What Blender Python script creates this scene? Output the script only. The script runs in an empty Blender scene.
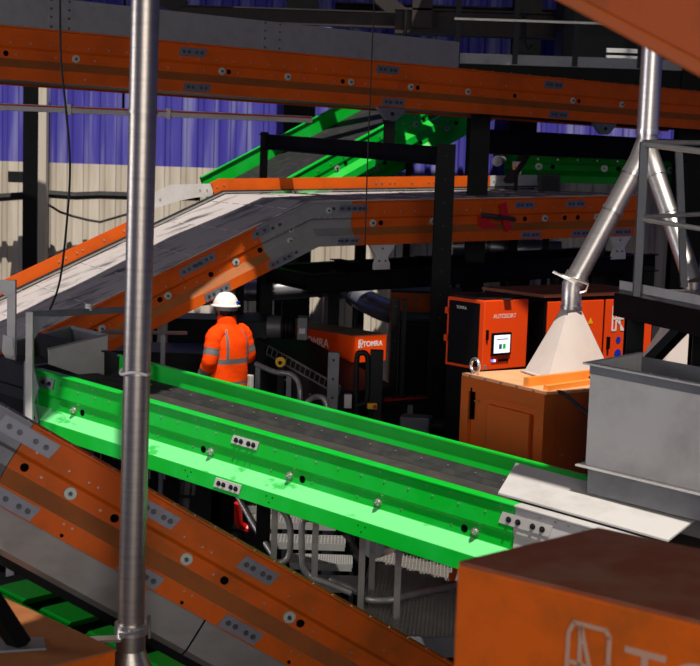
import bpy, bmesh, math, random
from mathutils import Vector as V, Matrix as M4, Quaternion
random.seed(7)
sc = bpy.context.scene
COL = sc.collection
# ---------------------------------------------------------------- camera
ZC = 5.0                       # eye height above the factory floor
FPX = 1400.0
PITCH = math.radians(6.6)
ROLL = math.radians(1.9)
CAM = V((0, 0, ZC))
Fw = V((0, math.cos(PITCH), -math.sin(PITCH)))
R0 = V((1, 0, 0)); U0 = V((0, math.sin(PITCH), math.cos(PITCH)))
Rc = R0 * math.cos(ROLL) + U0 * math.sin(ROLL)
Uc = -R0 * math.sin(ROLL) + U0 * math.cos(ROLL)
def ray(px, py):
    return Fw + Rc * ((px - 350) / FPX) + Uc * ((333 - py) / FPX)
def P(px, py, d):              # the point at world depth d seen at a pixel
    r = ray(px, py); return CAM + r * (d / r.y)
def PZ(px, py, z):             # the point on a level plane seen at a pixel
    r = ray(px, py); return CAM + r * ((z - ZC) / r.z)
def proj(p):
    q = p - CAM; w = q.dot(Fw)
    return 350 + FPX * q.dot(Rc) / w, 333 - FPX * q.dot(Uc) / w
cd = bpy.data.cameras.new('camera'); co = bpy.data.objects.new('camera', cd); COL.objects.link(co)
cd.sensor_fit = 'HORIZONTAL'; cd.sensor_width = 36; cd.lens = 72
cd.clip_start = .05; cd.clip_end = 200
m = M4((Rc, Uc, -Fw)).transposed().to_4x4(); m.translation = CAM; co.matrix_world = m
cd.dof.use_dof = True; cd.dof.focus_distance = 11.5; cd.dof.aperture_fstop = 4.0
sc.camera = co
sc.view_settings.view_transform = 'Standard'; sc.view_settings.look = 'None'
sc.view_settings.gamma = 1; sc.view_settings.use_curve_mapping = False
# ---------------------------------------------------------------- materials
def lin(h):
    h = h.lstrip('#'); out = []
    for i in (0, 2, 4):
        c = int(h[i:i+2], 16) / 255
        out.append(c / 12.92 if c <= .04045 else ((c + .055) / 1.055) ** 2.4)
    return out + [1]
def mat(name, col, rough=.5, metal=0, dirt=None, amount=.35, scale=3., stretch=(1, 1, 1), bump=0, bscale=40, spec=.5, thresh=(.45, .7), emit=None):
    m = bpy.data.materials.new(name); m.use_nodes = True
    nt = m.node_tree; b = nt.nodes['Principled BSDF']; N = nt.nodes.new; L = nt.links.new
    b.inputs['Base Color'].default_value = lin(col)
    b.inputs['Roughness'].default_value = rough; b.inputs['Metallic'].default_value = metal
    b.inputs['Specular IOR Level'].default_value = spec
    tc = N('ShaderNodeTexCoord'); mp = N('ShaderNodeMapping'); mp.inputs['Scale'].default_value = stretch
    L(tc.outputs['Object'], mp.inputs['Vector'])
    if dirt:
        n = N('ShaderNodeTexNoise'); n.inputs['Scale'].default_value = scale; n.inputs['Detail'].default_value = 6; n.inputs['Roughness'].default_value = .6
        L(mp.outputs['Vector'], n.inputs['Vector'])
        mr = N('ShaderNodeMapRange'); mr.inputs['From Min'].default_value = thresh[0]; mr.inputs['From Max'].default_value = thresh[1]
        mr.inputs['To Min'].default_value = 0; mr.inputs['To Max'].default_value = amount
        L(n.outputs['Fac'], mr.inputs['Value'])
        mx = N('ShaderNodeMix'); mx.data_type = 'RGBA'
        mx.inputs[6].default_value = lin(col); mx.inputs[7].default_value = lin(dirt)
        L(mr.outputs['Result'], mx.inputs[0]); L(mx.outputs[2], b.inputs['Base Color'])
    if bump:
        n2 = N('ShaderNodeTexNoise'); n2.inputs['Scale'].default_value = bscale; n2.inputs['Detail'].default_value = 3
        L(mp.outputs['Vector'], n2.inputs['Vector'])
        bp = N('ShaderNodeBump'); bp.inputs['Strength'].default_value = bump; bp.inputs['Distance'].default_value = .01
        L(n2.outputs['Fac'], bp.inputs['Height']); L(bp.outputs['Normal'], b.inputs['Normal'])
    if emit:
        b.inputs['Emission Color'].default_value = lin(emit[0]); b.inputs['Emission Strength'].default_value = emit[1]
    return m
MT = {}
MT['green'] = mat('green paint', '#00b428', .38, 0, '#2fd060', .35, 2.2, spec=.35)
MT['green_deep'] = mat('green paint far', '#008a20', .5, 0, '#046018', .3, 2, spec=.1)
MT['orange'] = mat('orange paint', '#cc540a', .5, 0, '#943e0c', .45, 2.5, spec=.2)
MT['orange_worn'] = mat('worn orange paint', '#cc580c', .5, 0, '#744614', .6, 3.2, spec=.2)
MT['orange_ledge'] = mat('dust on orange ledge', '#96521c', .75, 0, '#6a4220', .6, 4)
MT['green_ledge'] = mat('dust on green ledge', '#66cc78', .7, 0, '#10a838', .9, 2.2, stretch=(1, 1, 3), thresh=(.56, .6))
MT['orange_bright'] = mat('orange red paint', '#f04808', .4, 0, '#c03a08', .3, 2, spec=.3)
MT['orange_dull'] = mat('dusty orange paint', '#cc5c10', .55, 0, '#a86428', .5, 4, spec=.3)
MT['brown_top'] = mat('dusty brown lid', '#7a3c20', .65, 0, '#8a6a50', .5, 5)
MT['lid_brown'] = mat('shaded orange brown lid', '#8a5530', .65, 0, '#6a3c20', .5, 5, spec=.2)  # orange lid with its shade put into the brown base colour
MT['galv'] = mat('galvanised sheet', '#918f8b', .5, .35, '#757370', .4, 9, bump=.04, bscale=60)
MT['galv_light'] = mat('light galvanised sheet', '#c9c4bf', .55, .25, '#a09a92', .5, 3.5)
MT['galv_dark'] = mat('dull grey steel', '#77777a', .5, .5, '#5b5b5e', .5, 6)
MT['plate'] = mat('zinc plate', '#86868c', .42, .6, '#6a6a72', .4, 8)
MT['brushed'] = mat('brushed stainless steel', '#aca298', .38, .95, '#80786e', .4, 3, stretch=(1, 1, 14), bump=.03, bscale=30)
MT['brushed_bright'] = mat('bright brushed steel', '#d2cac2', .36, .9, '#b0a8a0', .35, 3, stretch=(1, 1, 14))
MT['chrome'] = mat('bright zinc', '#d8d4cc', .3, .9)
MT['bolt'] = mat('bolt steel', '#b9b4aa', .35, .8)
MT['bolt_dark'] = mat('dark bolt steel', '#5a5a5c', .4, .8)
MT['washer'] = mat('pale washer', '#b4bcae', .5, .3, '#8a9088', .4, 20)
MT['black'] = mat('black painted steel', '#0b0b0c', .5, 0, '#171514', .5, 4, spec=.1)
MT['black_soft'] = mat('black machine paint', '#1b1b1c', .5, 0, '#2a2724', .4, 5, spec=.2)
MT['hole'] = mat('hole dark', '#050505', .9, 0, spec=.05)
MT['rubber'] = mat('black rubber', '#141414', .7, 0, '#3a3630', .5, 8)
MT['belt_green'] = mat('dusty rubber belt', '#2e2a27', .8, 0, '#4a443c', .5, 5)
MT['duct'] = mat('silver spiral duct', '#b8b8ba', .35, .8, '#77777a', .4, 4)
MT['skirt'] = mat('grey sheet skirt', '#8a8680', .45, .45, '#6b6258', .5, 3, stretch=(1, 1, 2))
MT['helmet'] = mat('white plastic', '#efe9e0', .35, 0, spec=.4)
MT['hivis'] = mat('fluorescent orange fabric', '#ff4a06', .8, 0, '#f03a02', .5, 9, bump=.5, bscale=14, spec=.1)
MT['tape'] = mat('reflective grey tape', '#6c6a66', .5, .1, bump=.2, bscale=20)
MT['skin'] = mat('skin', '#8a5a40', .6)
MT['hair'] = mat('black hair', '#0c0a09', .7)
MT['cloth'] = mat('grey blue cloth', '#39465a', .85)
MT['white'] = mat('white lettering', '#e8e2da', .6)
MT['cream'] = mat('cream painted sheet', '#c6b9b0', .5, 0, '#b0a298', .35, 4)
MT['red'] = mat('red plastic', '#b81408', .4)
MT['yellow'] = mat('yellow plastic', '#e8b008', .4)
MT['blue'] = mat('blue sticker', '#1030a0', .5)
MT['screen'] = mat('lit screen', '#d8e4f0', .3, 0, emit=('#dbe8f4', .9))
MT['screen_dark'] = mat('dark display', '#14161a', .6, spec=.2)
MT['steel_dark'] = mat('dark angle steel', '#5c5c5e', .5, .5, '#48484a', .4, 6)
MT['led_blue'] = mat('blue indicator', '#4060ff', .3, 0, emit=('#5070ff', 2.))
MT['icon_green'] = mat('green screen icon', '#10a030', .4, 0, emit=('#10a030', .7))
MT['icon_slate'] = mat('slate screen icon', '#384868', .4, 0, emit=('#384868', .6))
MT['rail_steel'] = mat('worn tube steel', '#b0aaa2', .4, .45, '#7a726a', .4, 10)
MT['grate'] = mat('grating steel', '#918b84', .5, .3, '#a49c92', .5, 6)
MT['concrete'] = mat('dark concrete', '#3a3836', .85, 0, '#262422', .6, 1.2, bump=.2)
# ---------------------------------------------------------------- mesh builder
ORIG = {}
def perp(d):
    a = V((0, 0, 1)) if abs(d.z) < .9 else V((1, 0, 0))
    x = d.cross(a).normalized(); return x, d.cross(x).normalized()
class MB:
    def __init__(s): s.b = bmesh.new()
    def poly(s, pts, mi=0):
        f = s.b.faces.new([s.b.verts.new(p) for p in pts]); f.material_index = mi; return s
    def hexa(s, a, b, mi=0):           # two loops of equal length, capped
        va = [s.b.verts.new(p) for p in a]; vb = [s.b.verts.new(p) for p in b]; n = len(a); fs = []
        for i in range(n):
            fs.append(s.b.faces.new((va[i], va[(i+1) % n], vb[(i+1) % n], vb[i])))
        fs.append(s.b.faces.new(list(reversed(va)))); fs.append(s.b.faces.new(vb))
        for f in fs: f.material_index = mi
        return s
    def box(s, c, ax, h, mi=0):        # centre, three axes, half sizes
        c = V(c); x, y, z = [V(a).normalized() * k for a, k in zip(ax, h)]
        lo = [c-x-y-z, c+x-y-z, c+x+y-z, c-x+y-z]; return s.hexa(lo, [p + 2*z for p in lo], mi)
    def wbox(s, lo, hi, mi=0):         # axis aligned
        lo = V(lo); hi = V(hi); return s.box((lo+hi)/2, ((1,0,0),(0,1,0),(0,0,1)), (hi-lo)/2, mi)
    def bar(s, p, q, w, h, mi=0, up=None):   # rectangular bar p->q
        p = V(p); q = V(q); d = (q-p).normalized()
        u = V(up) if up else (V((0,0,1)) if abs(d.z) < .95 else V((0,1,0)))
        x = d.cross(u).normalized(); y = x.cross(d).normalized()
        return s.box((p+q)/2, (x, y, d), (w/2, h/2, (q-p).length/2), mi)
    def hbeam(s, p, q, w, h, t=.015, up=None):
        p = V(p); q = V(q); d = (q-p).normalized()
        u = V(up) if up else (V((0,0,1)) if abs(d.z) < .95 else V((0,1,0)))
        x = d.cross(u).normalized(); y = x.cross(d).normalized(); L = (q-p).length/2; c = (p+q)/2
        s.box(c + y*(h/2-t/2), (x, y, d), (w/2, t/2, L)); s.box(c - y*(h/2-t/2), (x, y, d), (w/2, t/2, L))
        return s.box(c, (x, y, d), (t/2, h/2-t, L))
    def prism(s, pts, ext, mi=0):
        ext = V(ext); return s.hexa([V(p) for p in pts], [V(p)+ext for p in pts], mi)
    def cyl(s, p, q, r, r2=None, n=16, mi=0):
        p = V(p); q = V(q); r2 = r if r2 is None else r2; x, y = perp((q-p).normalized())
        ring = lambda c, k: [c + x*(k*math.cos(2*math.pi*i/n)) + y*(k*math.sin(2*math.pi*i/n)) for i in range(n)]
        return s.hexa(ring(p, r), ring(q, max(r2, 1e-4)), mi)
    def tube(s, pts, r, n=10, mi=0, caps=True):
        pts = [V(p) for p in pts]; k = len(pts); rings = []
        x = None
        for i, p in enumerate(pts):
            t = (pts[min(i+1, k-1)] - pts[max(i-1, 0)]).normalized()
            if x is None: x, y = perp(t)
            else:
                x = (x - t*x.dot(t)).normalized(); y = t.cross(x).normalized()
            rr = r[i] if isinstance(r, (list, tuple)) else r
            rings.append([s.b.verts.new(p + x*(rr*math.cos(2*math.pi*j/n)) + y*(rr*math.sin(2*math.pi*j/n))) for j in range(n)])
        for a, b in zip(rings, rings[1:]):
            for j in range(n): s.b.faces.new((a[j], a[(j+1) % n], b[(j+1) % n], b[j])).material_index = mi
        if caps:
            s.b.faces.new(list(reversed(rings[0]))).material_index = mi; s.b.faces.new(rings[-1]).material_index = mi
        return s
    def loft(s, rings, mis=None, close=True, caps=True):
        rs = [[s.b.verts.new(p) for p in r] for r in rings]; n = len(rs[0])
        for i, (a, b) in enumerate(zip(rs, rs[1:])):
            for j in range(n if close else n-1):
                f = s.b.faces.new((a[j], a[(j+1) % n], b[(j+1) % n], b[j]))
                if mis: f.material_index = mis(i, j)
        if caps: s.b.faces.new(list(reversed(rs[0]))); s.b.faces.new(rs[-1])
        return s
    def sphere(s, c, r, sc3=(1,1,1), n=14, mi=0):
        g = bmesh.ops.create_uvsphere(s.b, u_segments=n, v_segments=max(6, n//2+1), radius=r)
        for v in g['verts']: v.co = V((v.co.x*sc3[0], v.co.y*sc3[1], v.co.z*sc3[2])) + V(c)
        fs = set(f for v in g['verts'] for f in v.link_faces)
        for f in fs: f.material_index = mi
        return s
    def build(s, name, mats, parent=None, smooth=False, bevel=0, loc=None, kind=None):
        bmesh.ops.recalc_face_normals(s.b, faces=s.b.faces[:])
        if not isinstance(mats, (list, tuple)): mats = [mats]
        if parent is not None: off = ORIG[parent.name]
        else:
            xs = [v.co for v in s.b.verts]
            off = V(loc) if loc is not None else V((sum(p.x for p in xs)/len(xs), sum(p.y for p in xs)/len(xs), min(p.z for p in xs)))
        for v in s.b.verts: v.co -= off
        me = bpy.data.meshes.new(name); s.b.to_mesh(me); s.b.free()
        if smooth:
            for p in me.polygons: p.use_smooth = True
            try: me.set_sharp_from_angle(angle=math.radians(38))
            except Exception: pass
        for k in mats: me.materials.append(MT[k] if isinstance(k, str) else k)
        o = bpy.data.objects.new(name, me); COL.objects.link(o)
        if parent is not None: o.parent = parent; ORIG[o.name] = ORIG[parent.name]
        else: o.location = off; ORIG[o.name] = off
        if bevel:
            b = o.modifiers.new('bevel', 'BEVEL'); b.width = bevel; b.segments = 2; b.limit_method = 'ANGLE'
        if kind: o['kind'] = kind
        return o
def tag(o, label, cat, group=None):
    o['label'] = label; o['category'] = cat
    if group: o['group'] = group
    return o
def thing(name, label, cat, loc, group=None):
    o = bpy.data.objects.new(name, None); COL.objects.link(o); o.location = loc; o.empty_display_size = .1
    ORIG[o.name] = V(loc); return tag(o, label, cat, group)
def struct(o): o['kind'] = 'structure'; return o
# small shared meshes (axis +Z is outward, origin on the surface)
def shared(key, fn, mats):
    mb = MB(); fn(mb); bmesh.ops.recalc_face_normals(mb.b, faces=mb.b.faces[:])
    me = bpy.data.meshes.new(key); mb.b.to_mesh(me); mb.b.free()
    for p in me.polygons: p.use_smooth = True
    try: me.set_sharp_from_angle(angle=math.radians(35))
    except Exception: pass
    for k in mats: me.materials.append(MT[k])
    return me
Z = V((0, 0, 1))
ME = {}
ME['rivet'] = shared('rivet', lambda m: m.cyl((0,0,-.004), (0,0,.007), .009, .007, 8), ['bolt'])
ME['bolt'] = shared('bolt', lambda m: (m.cyl((0,0,-.004), (0,0,.004), .024, .024, 14), m.cyl((0,0,.004), (0,0,.02), .015, .014, 6), m.cyl((0,0,.02), (0,0,.03), .008, .007, 8)), ['bolt'])
ME['bolt_dark'] = shared('bolt_dark', lambda m: (m.cyl((0,0,-.004), (0,0,.004), .022, .022, 14), m.cyl((0,0,.004), (0,0,.02), .014, .013, 6)), ['bolt_dark'])
ME['washer'] = shared('washer', lambda m: (m.cyl((0,0,-.004), (0,0,.008), .038, .035, 20), m.cyl((0,0,.008), (0,0,.022), .014, .012, 6, 1)), ['washer', 'bolt_dark'])
ME['dome'] = shared('dome', lambda m: (m.cyl((0,0,-.004), (0,0,.012), .036, .034, 18), m.cyl((0,0,.012), (0,0,.045), .026, .018, 14), m.cyl((0,0,.045), (0,0,.058), .011, .009, 6)), ['chrome'])
ME['hole'] = shared('hole', lambda m: m.cyl((0,0,-.02), (0,0,.0015), .026, .026, 18), ['hole'])
def stick(kind, name, pos, nrm, parent, sx=1., label=None):
    o = bpy.data.objects.new(name, ME[kind]); COL.objects.link(o); o.parent = parent
    o.location = V(pos) - ORIG[parent.name]; o.rotation_mode = 'QUATERNION'
    o.rotation_quaternion = V(nrm).to_track_quat('Z', 'Y'); o.scale = (sx, sx, sx)
    if label: o['label'] = label
    return o
def text(s, name, mat_, pos, xdir, updir, size, parent, ext=.002, xalign='LEFT', bold=0):
    cu = bpy.data.curves.new(name, 'FONT'); cu.body = s; cu.size = size; cu.extrude = ext; cu.align_x = xalign; cu.offset = bold
    t = bpy.data.objects.new(name, cu); COL.objects.link(t)
    me = bpy.data.meshes.new_from_object(t.evaluated_get(bpy.context.evaluated_depsgraph_get()))
    bpy.data.objects.remove(t); me.materials.clear(); me.materials.append(MT[mat_])
    o = bpy.data.objects.new(name, me); COL.objects.link(o); o.parent = parent
    x = V(xdir).normalized(); n = x.cross(V(updir)).normalized(); y = n.cross(x).normalized()
    mm = M4((x, y, n)).transposed().to_4x4(); mm.translation = V(pos) - ORIG[parent.name] + n*.0015
    o.matrix_local = mm; ORIG[o.name] = V(pos); return o
# ---------------------------------------------------------------- conveyors
class Conv:
    def __init__(c, pts, width, out=None):
        c.p = [V(p) for p in pts]; c.W = width
        d = c.p[-1] - c.p[0]; d.z = 0; d.normalize()
        s = V((d.y, -d.x, 0))
        if s.y > 0: s = -s
        c.s = s; c.t = []; c.n = []; c.u = [0]
        for a, b in zip(c.p, c.p[1:]):
            t = (b-a).normalized(); n = s.cross(t)
            if n.z < 0: n = -n
            c.t.append(t); c.n.append(n); c.u.append(c.u[-1] + (b-a).length)
        c.L = c.u[-1]
        c.nm = [c.n[0]]
        for a, b in zip(c.n, c.n[1:]):
            h = (a+b).normalized(); c.nm.append(h / h.dot(a))
        c.nm.append(c.n[-1])
    def seg(c, u):
        i = 0
        while i < len(c.t)-1 and u > c.u[i+1]: i += 1
        return i
    def pos(c, u, out=0, h=0):
        i = c.seg(u); return c.p[i] + c.t[i]*(u-c.u[i]) + c.s*out + c.n[i]*h
    def N(c, u): return c.n[c.seg(u)]
    def T(c, u): return c.t[c.seg(u)]
    def at(c, px, out=0, h=-.2):
        lo, hi = -6., c.L+6.; inc = proj(c.pos(c.L, out, h))[0] > proj(c.pos(0, out, h))[0]
        for _ in range(50):
            md = (lo+hi)/2
            if (proj(c.pos(md, out, h))[0] < px) == inc: lo = md
            else: hi = md
        return (lo+hi)/2
    def sweep(c, mb, prof, u0, u1, mi=0, ledge=None):
        st = [(u0, c.pos(u0), c.N(u0+1e-6))]
        for k in range(1, len(c.u)-1):
            if u0+1e-4 < c.u[k] < u1-1e-4: st.append((c.u[k], c.p[k], c.nm[k]))
        st.append((u1, c.pos(u1-1e-6), c.N(u1-1e-6)))
        rings = [[b + c.s*o + n*h for o, h in prof] for _, b, n in st]
        mb.loft(rings, (lambda i, j: 1 if (ledge is not None and j == ledge) else mi)); return mb
# cross section of a pressed side frame: out is away from the belt, h is below the lip
def frame_prof(k=1.0):
    pr = [(-.045, 0), (.04, 0), (.04, -.014), (.018, -.016), (.018, -.185), (-.004, -.21), (-.004, -.30), (.085, -.385), (.085, -.5), (.02, -.5), (.02, -.49), (-.045, -.49)]
    return [(o*k, h*k) for o, h in pr]
def out_at(h):                # outer surface at height h
    if h > -.19: return .018
    if h > -.30: return -.004
    if h > -.385: return -.004 + (-.30-h)/.085*.089
    return .085
def splice(c, root, u, h, n=4, L=.24, Hh=.075, slant=.02, mt='plate', bk='bolt', name='splice_plate', gap=True):
    o0 = out_at(h); t = c.T(u); nn = c.N(u); b = c.pos(u, o0, h)
    pts = [b - t*(L/2) - nn*(Hh/2), b + t*(L/2) - nn*(Hh/2), b + t*(L/2+slant) + nn*(Hh/2), b - t*(L/2-slant) + nn*(Hh/2)]
    o = MB().prism(pts, c.s*.008).build(name, mt, root)
    xs = [-.38, -.16, .18, .40] if (n == 4 and gap) else [(-.5 + (i+.5)/n) for i in range(n)]
    for x in xs: stick(bk, 'bolt', b + t*(x*L*.86 + .008) + c.s*.008, c.s, o, .8)
    return o
def rivets(c, par, us, h, sx=.8, kind='rivet', name='rivet'):
    for u in us: stick(kind, name, c.pos(u, out_at(h), h), c.s, par, sx)
def frange(a, b, n): return [a + (b-a)*i/(n-1) for i in range(n)]
# ================================================================ SETTING
struct(MB().wbox((-16, -6, -.2), (20, 27.2, 0)).build('floor', 'concrete'))
def wallmat(name, c1, c2, c3, sy):
    m = bpy.data.materials.new(name); m.use_nodes = True; nt = m.node_tree; b = nt.nodes['Principled BSDF']; N = nt.nodes.new; L = nt.links.new
    tc = N('ShaderNodeTexCoord'); mp = N('ShaderNodeMapping'); mp.inputs['Scale'].default_value = (2.2, 2.2, sy); L(tc.outputs['Object'], mp.inputs['Vector'])
    n = N('ShaderNodeTexNoise'); n.inputs['Scale'].default_value = 2; n.inputs['Detail'].default_value = 5; L(mp.outputs['Vector'], n.inputs['Vector'])
    r = N('ShaderNodeValToRGB'); r.color_ramp.elements[0].position = .35; r.color_ramp.elements[0].color = lin(c1)
    r.color_ramp.elements[1].position = .66; r.color_ramp.elements[1].color = lin(c3)
    e = r.color_ramp.elements.new(.5); e.color = lin(c2)
    L(n.outputs['Fac'], r.inputs['Fac']); L(r.outputs['Color'], b.inputs['Base Color']); b.inputs['Roughness'].default_value = .6
    b.inputs['Specular IOR Level'].default_value = .2
    return m
MT['blue_wall'] = wallmat('blue cladding', '#423a9c', '#524ca6', '#8684b8', .12)
MT['beige_wall'] = wallmat('beige cladding', '#bcae9c', '#ccc0ae', '#d8ccbc', .2)
YW = 26.
def cladding(name, x0, x1, z0, z1, mt):
    mb = MB(); per = .3; x = x0; prev = None; prof = [(0, 0), (.17, 0), (.2, -.045), (.27, -.045)]
    pts = []
    while x < x1:
        pts += [(x + a, b) for a, b in prof]; x += per
    ring = lambda z: [V((a, YW + b, z)) for a, b in pts] + [V((pts[-1][0], YW+.12, z)), V((pts[0][0], YW+.12, z))]
    mb.loft([ring(z0), ring(z1)]); return struct(mb.build(name, mt))
ZB = 4.97
cladding('wall_back', -16, 20, 0, ZB, 'beige_wall')
cladding('trim_1', -16, 20, ZB, 13, 'blue_wall')
bpy.data.objects['trim_1'].name = 'wall_back_upper'
# wall columns (steel, H section) and wall rails, all building frame
def wall_column(px, w=.34, mt='black', z1=13, d=25.4):
    x = P(px, 170, d).x; tt = MB().hbeam((x, d, 0), (x, d, z1), w, .3, .03, (0, 1, 0)).build('trim_1', mt); struct(tt)
for i, px in enumerate((32, 298, 520)): wall_column(px, (.26, .55, .5)[i], d=25.2)
x = P(42, 170, 24.9).x
struct(MB().wbox((x-.07, 24.9, 0), (x+.07, 25.1, 8)).build('trim_2', 'beige_wall'))
for z, px0, px1 in ((7.9, 330, 720),):
    a = P(px0, 170, 25.3).x; b = P(px1, 170, 25.3).x
    struct(MB().hbeam((a, 25.75, z), (b, 25.75, z), .2, .22, .02).build('trim_3', 'black'))
# ================================================================ LOWER GRATING AND STAIRS
def grating(mb, o, ex, ey, nx, ny, t=.03, w=.006):
    o = V(o); ex = V(ex); ey = V(ey); up = V((0, 0, 1)); hx = ex.normalized(); hy = ey.normalized()
    for i in range(nx+1):
        c = o + ex*(i/nx); mb.box(c + ey/2 - up*t/2, (hy, up.cross(hy), up), (ey.length/2, w/2, t/2))
    for j in range(ny+1):
        c = o + ey*(j/ny); mb.box(c + ex/2 - up*t/2, (hx, up.cross(hx), up), (ex.length/2, w/2, t/2*.9))
    return mb
def walkway(name, label, o, ex, ey, nx, ny, legs=(), z=0):
    r = thing(name, label, 'walkway', V((o[0], o[1], 0)))
    grating(MB(), o, ex, ey, nx, ny).build('grating', 'grate', r)
    o = V(o); ex = V(ex); ey = V(ey)
    mb = MB()
    for a, b in ((o, o+ex), (o+ex, o+ex+ey), (o+ex+ey, o+ey), (o+ey, o)): mb.bar(a-Z*.05, b-Z*.05, .012, .14)
    mb.build('edge_frame', 'galv_dark', r)
    for a, b in legs:
        p = o + ex*a + ey*b; MB().bar((p.x, p.y, 0), p - Z*.03, .08, .08).build('support_leg', 'black', r)
    return r
# ================================================================ GREEN CONVEYOR (middle of the picture)
def level(px, py, zrel): return PZ(px, py, ZC + zrel)
GA = P(40, 369, 11.3); GB = P(500, 499, 8.6)
gd = (GB-GA)
G = Conv([GA - gd*.32, GB + gd*.42], 1.05)
gu0 = G.at(38, 0, 0); gu1 = G.at(515, 0, -.1)
gr = thing('belt_conveyor', 'bright green sided belt conveyor crossing the middle, in front of the worker', 'conveyor', V((G.pos(gu0+2).x, G.pos(gu0+2).y, 0)))
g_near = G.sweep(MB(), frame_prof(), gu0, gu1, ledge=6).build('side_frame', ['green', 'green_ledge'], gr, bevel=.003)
def far_prof(W, top=.0, dep=.5): return [(-W-.02, top), (-W+.03, top), (-W+.03, top-.012), (-W-.0, top-.014), (-W-.0, -dep), (-W-.03, -dep)]
G.sweep(MB(), far_prof(1.05), G.at(25, 0, 0), gu1+.05).build('side_frame', 'green', gr)
beltu = (0, G.L)
G.sweep(MB(), [(-.09, -.2), (-.98, -.2), (-.98, -.22), (-.09, -.22)], *beltu).build('belt', 'belt_green', gr)
G.sweep(MB(), [(-.05, -.24), (-1.02, -.24), (-1.02, -.46), (-.05, -.46)], *beltu).build('belt_pan', 'black', gr)
sk = MB(); G.sweep(sk, [(-1.045, -.15), (-1.0, -.15), (-.93, -.195), (-.96, -.195)], G.at(25, 0, 0), gu1+.5); G.sweep(sk, [(-.92, -.17), (-.9, -.17), (-.86, -.198), (-.92, -.198)], G.at(25, 0, 0), gu1+.5)
skf = sk.build('skirt_rubber', 'rubber', gr)
for u in frange(gu0+.1, gu1-.2, 19): stick('rivet', 'rivet', G.pos(u, -.965, -.165), (G.s*.8 + Z*.6), skf, .8)
for px in (193, 232, 271, 312, 357, 401, 440): pass
rivets(G, g_near, [G.at(p, 0, -.1) for p in (62, 80, 97, 111, 163, 180, 199, 218, 257, 277, 298, 318, 340, 363, 386, 410, 434, 460, 487)], -.1)
rivets(G, g_near, [G.at(p, 0, -.255) for p in (60, 93, 158, 193, 232, 271, 312, 357, 401, 451)], -.255)
for u in frange(gu0+.12, gu1-.1, 24): stick('rivet', 'lip_bolt', G.pos(u, out_at(-.04), -.04), G.s, g_near, .8)
for p in (74, 211, 290, 378, 475): stick('dome', 'roller_bolt', G.pos(G.at(p, 0, -.26), out_at(-.255), -.255), G.s, g_near, .85)
for p in (82, 203, 302, 464): stick('hole', 'hole', G.pos(G.at(p, 0, -.26), out_at(-.255), -.255), G.s, g_near)
splice(G, gr, G.at(246, 0, -.12), -.105, L=.25, Hh=.062, mt='galv_light'); splice(G, gr, G.at(235, 0, -.43), -.435, L=.25, Hh=.07, mt='galv_light')
for p in (196, 277, 369): 
    u = G.at(p, 0, -.44)
    for a, b in ((-.03, .02), (.03, .02), (0, -.02)): stick('hole', 'hole', G.pos(u+a, .086, -.44+b), G.s, g_near, .22)
# galvanised end section at the right
g2 = G.sweep(MB(), frame_prof(), gu1+.004, G.L).build('discharge_frame', 'galv_light', gr, bevel=.003); g2['label'] = 'pale galvanised end of the side frame'
G.sweep(MB(), far_prof(1.05), gu1+.06, G.L).build('discharge_frame', 'galv_light', gr)
splice(G, gr, G.at(526, 0, -.1), -.105, n=4, L=.36, Hh=.075, mt='galv_light')
rivets(G, g2, [G.at(p, 0, -.04) for p in (541, 557, 570, 585, 600, 618, 640, 660, 680)], -.04)
# end plate at the left, with the grey frame of the feed section
ue = gu0
ep = MB().prism([G.pos(ue-.02, .1, -.5), G.pos(ue+.12, .1, -.5), G.pos(ue+.16, .1, -.4), G.pos(ue+.1, .1, -.25), G.pos(ue+.14, .1, -.12), G.pos(ue+.05, .1, .06), G.pos(ue-.06, .1, .06)], G.s*-.012).build('end_plate', 'galv_dark', gr)
for a, h in ((.0, -.05), (.02, -.15), (.06, -.32), (.03, -.42), (.1, -.38)): stick('bolt', 'bolt', G.pos(ue+a, .1, h), G.s, ep, .6)
splice(G, gr, G.at(48, 0, -.1), -.09, n=2, L=.17, Hh=.09, mt='plate', gap=False)
lb = G.pos(G.at(73, 0, -.35), out_at(-.35), -.35); tq = G.T(1)
# feed section to the left
fs = G.sweep(MB(), [(o, h) for o, h in frame_prof()], 0.0, gu0-.004).build('feed_frame', 'black_soft', gr); fs['label'] = 'black side of the feed section'
G.sweep(MB(), far_prof(1.05), 0, G.at(25, 0, 0)-.01).build('feed_frame', 'black_soft', gr)
for u, o in ((G.at(241, 0, -.5), -.25), (G.at(100, 0, -.5), -.8), (G.at(640, 0, -.5), -.2), (G.at(640, 0, -.5), -.9), (.2, -.5)):
    b = G.pos(u, o, -.45); MB().bar((b.x, b.y, 0), b, .1, .1).build('support_leg', 'black', gr)
# sheet cover at the discharge
cu0 = G.at(498, -.1, -.01); cu1 = G.at(668, -.1, -.01); cu2 = G.at(516, -.58, .08)
hz = .03
cvp = [G.pos(cu0, -.1, -.005), G.pos(cu2, -.58, .08), G.pos(cu1, -.58, .08), G.pos(cu1, -.1, -.005)]
cov = MB().prism(cvp, Z*.012).build('belt_cover', 'galv_light', gr); cov['label'] = 'flat sheet cover over the belt end'
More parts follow.
